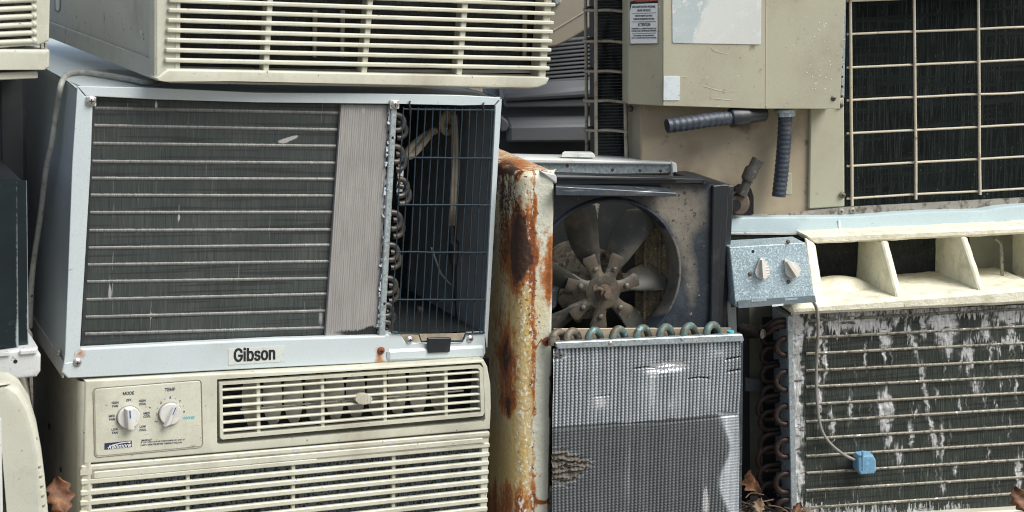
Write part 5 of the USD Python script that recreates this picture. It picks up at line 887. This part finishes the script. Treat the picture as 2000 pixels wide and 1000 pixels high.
# ------------------------------------------------------------------ pale blue bent cover lying on the foam, under the condensing unit
S = Frame(1430, 455, 2.53, 10, 0, -1.5)
u = thing('bent_metal_cover', 'pale blue bent sheet metal cover sandwiched between the tan unit and the foam duct', 'metal cover', S)
tp = [(1415, 428), (1500, 427), (1600, 426.5), (1680, 425), (1760, 419), (1850, 415), (1915, 414), (1945, 409), (1975, 405.5), (2045, 401)]
lo = [(1415, 452), (1500, 453), (1600, 452.5), (1680, 449), (1760, 446), (1850, 442), (1915, 438.5), (1945, 435.5), (1975, 432.5), (2045, 427)]
lq = [(x, y + 5.5) for x, y in lo]
a, b, c_ = (np.array([S.at(x, y, e) for x, y in curve(np.array(k, float), 8)]) for k, e in ((tp, 0), (lo, -.003), (lq, -.007)))
back = a * [1, 0, 1] + [0, .30, .0]; lip0 = a + [0, .004, .002]
part(u, 'cover_top', shell(np.stack([lip0, back]), (0, 0, -.0015)), 'pale_blue_metal', 40)
part(u, 'cover_lip', shell(np.stack([b, lerp(a, b, .5) + [0, -.0006, 0], a, lip0]), (0, .0015, 0)), 'pale_blue_metal', 40)
part(u, 'cover_hem', shell(np.stack([c_, b + [0, -.0045, -.0012], b + [0, 0, -.0006]]), (0, .0015, 0)), 'white_enamel_old', 40)
part(u, 'paint_drip', pslab(S, [(1637, 430), (1641, 430), (1643, 452), (1638, 452)], -.0035, .002, .0005), 'paper_white')
SB = Frame(1430, 470, 2.58, 10, 0, -1.5)
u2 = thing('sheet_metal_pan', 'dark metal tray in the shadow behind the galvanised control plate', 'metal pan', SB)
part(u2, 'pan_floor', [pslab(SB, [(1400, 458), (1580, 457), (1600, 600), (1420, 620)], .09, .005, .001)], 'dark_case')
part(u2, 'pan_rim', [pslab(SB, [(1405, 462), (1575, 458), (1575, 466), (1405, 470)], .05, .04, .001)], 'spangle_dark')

# ------------------------------------------------------------------ dead leaves and twigs
def leaf(name, label, px, py, D, size, yaw, tilt, m, curl=.5, seed=0, group=None):
    fr = Frame(px, py, D, yaw, tilt, RNG.uniform(-30, 30)); t = thing(name, label, 'leaf', fr, group)
    us, vs = np.linspace(-1, 1, 17), np.linspace(-1, 1, 17); P = np.zeros((17, 17, 3))
    for i, v in enumerate(vs):
        w = (1 - abs(v) ** 2.2) * (.62 + .16 * math.cos(v * 11 + seed)) + .02
        for j, uu in enumerate(us): P[i, j] = (uu * w * size, curl * size * ((uu * w) ** 2 * 1.2 - .3 * v * v + .25 * math.sin(3 * uu + 2 * v + seed)), v * size)
    part(t, 'blade', shell(P, (0, .0006, 0)), m, True); part(t, 'stalk', rod(P[0, 8], P[0, 8] + [.01, .01, -size * .5], .0012, 6), 'twig')
leaf('dead_leaf', 'large curled brown leaf wedged between the rounded cover and the dial unit', 117, 968, 1.93, .027, 25, -25, 'leaf_brown', .55, 1)
leaf('dead_leaf', 'dark curled leaf leaning against the copper bends at the ground', 1470, 940, 2.55, .024, 40, -15, 'leaf_brown', .7, 4)
leaf('dead_leaf', 'small tan leaf on the litter under the copper bends', 1483, 988, 2.46, .015, 10, -40, 'leaf_tan', .6, 2)
leaf('dead_leaf', 'small reddish leaf at the bottom corner of the torn coil', 1556, 994, 2.40, .013, -20, -40, 'leaf_brown', .6, 5)
leaf('dead_leaf', 'brown leaf caught on the torn coil at the right edge', 1992, 975, 2.36, .022, -20, -30, 'leaf_brown', .6, 7)
tw = []
for k in range(26):
    x, y = RNG.uniform(1450, 1565), RNG.uniform(972, 1010); f_ = WORLD.on(x, y, 2, RNG.uniform(.01, .045)); dv = RNG.normal(0, 1, 3) * [.03, .02, .012]
    tw.append(tube(curve([f_, f_ + dv * .5 + RNG.normal(0, .003, 3), f_ + dv]), .0011, 5))
part('/World', 'litter', tw, 'twig', kind='stuff', label=None)
lf = []
for k in range(120):
    x, y = RNG.uniform(1445, 1600), RNG.uniform(975, 1080); c = WORLD.on(x, y, 2, RNG.uniform(.0, .03)); s_ = RNG.uniform(.005, .011); R_ = rotm(*RNG.uniform(-70, 70, 3))
    pts = np.array([(-1, 0, 0), (-.3, .1, .5), (.5, .25, .45), (1, 0, 0), (.5, .2, -.45), (-.3, .1, -.5), (.1, .0, 0)]) * s_ @ R_.T + c
    lf.append((pts, np.array([(0, 1, 6), (1, 2, 6), (2, 3, 6), (3, 4, 6), (4, 5, 6), (5, 0, 6)])))
part('/World', 'leaf_litter', lf, 'leaf_tan', kind='stuff')

for name_, label_, cat_ in (('litter', 'thin dry twigs scattered below the copper bends', 'twigs'), ('leaf_litter', 'crumbled brown leaf litter on the ground between the two coils', 'leaves'), ('ground', 'bare brown dirt under the stacked units', 'ground')):
    tag(stage.GetPrimAtPath('/World/' + name_), label_, cat_)
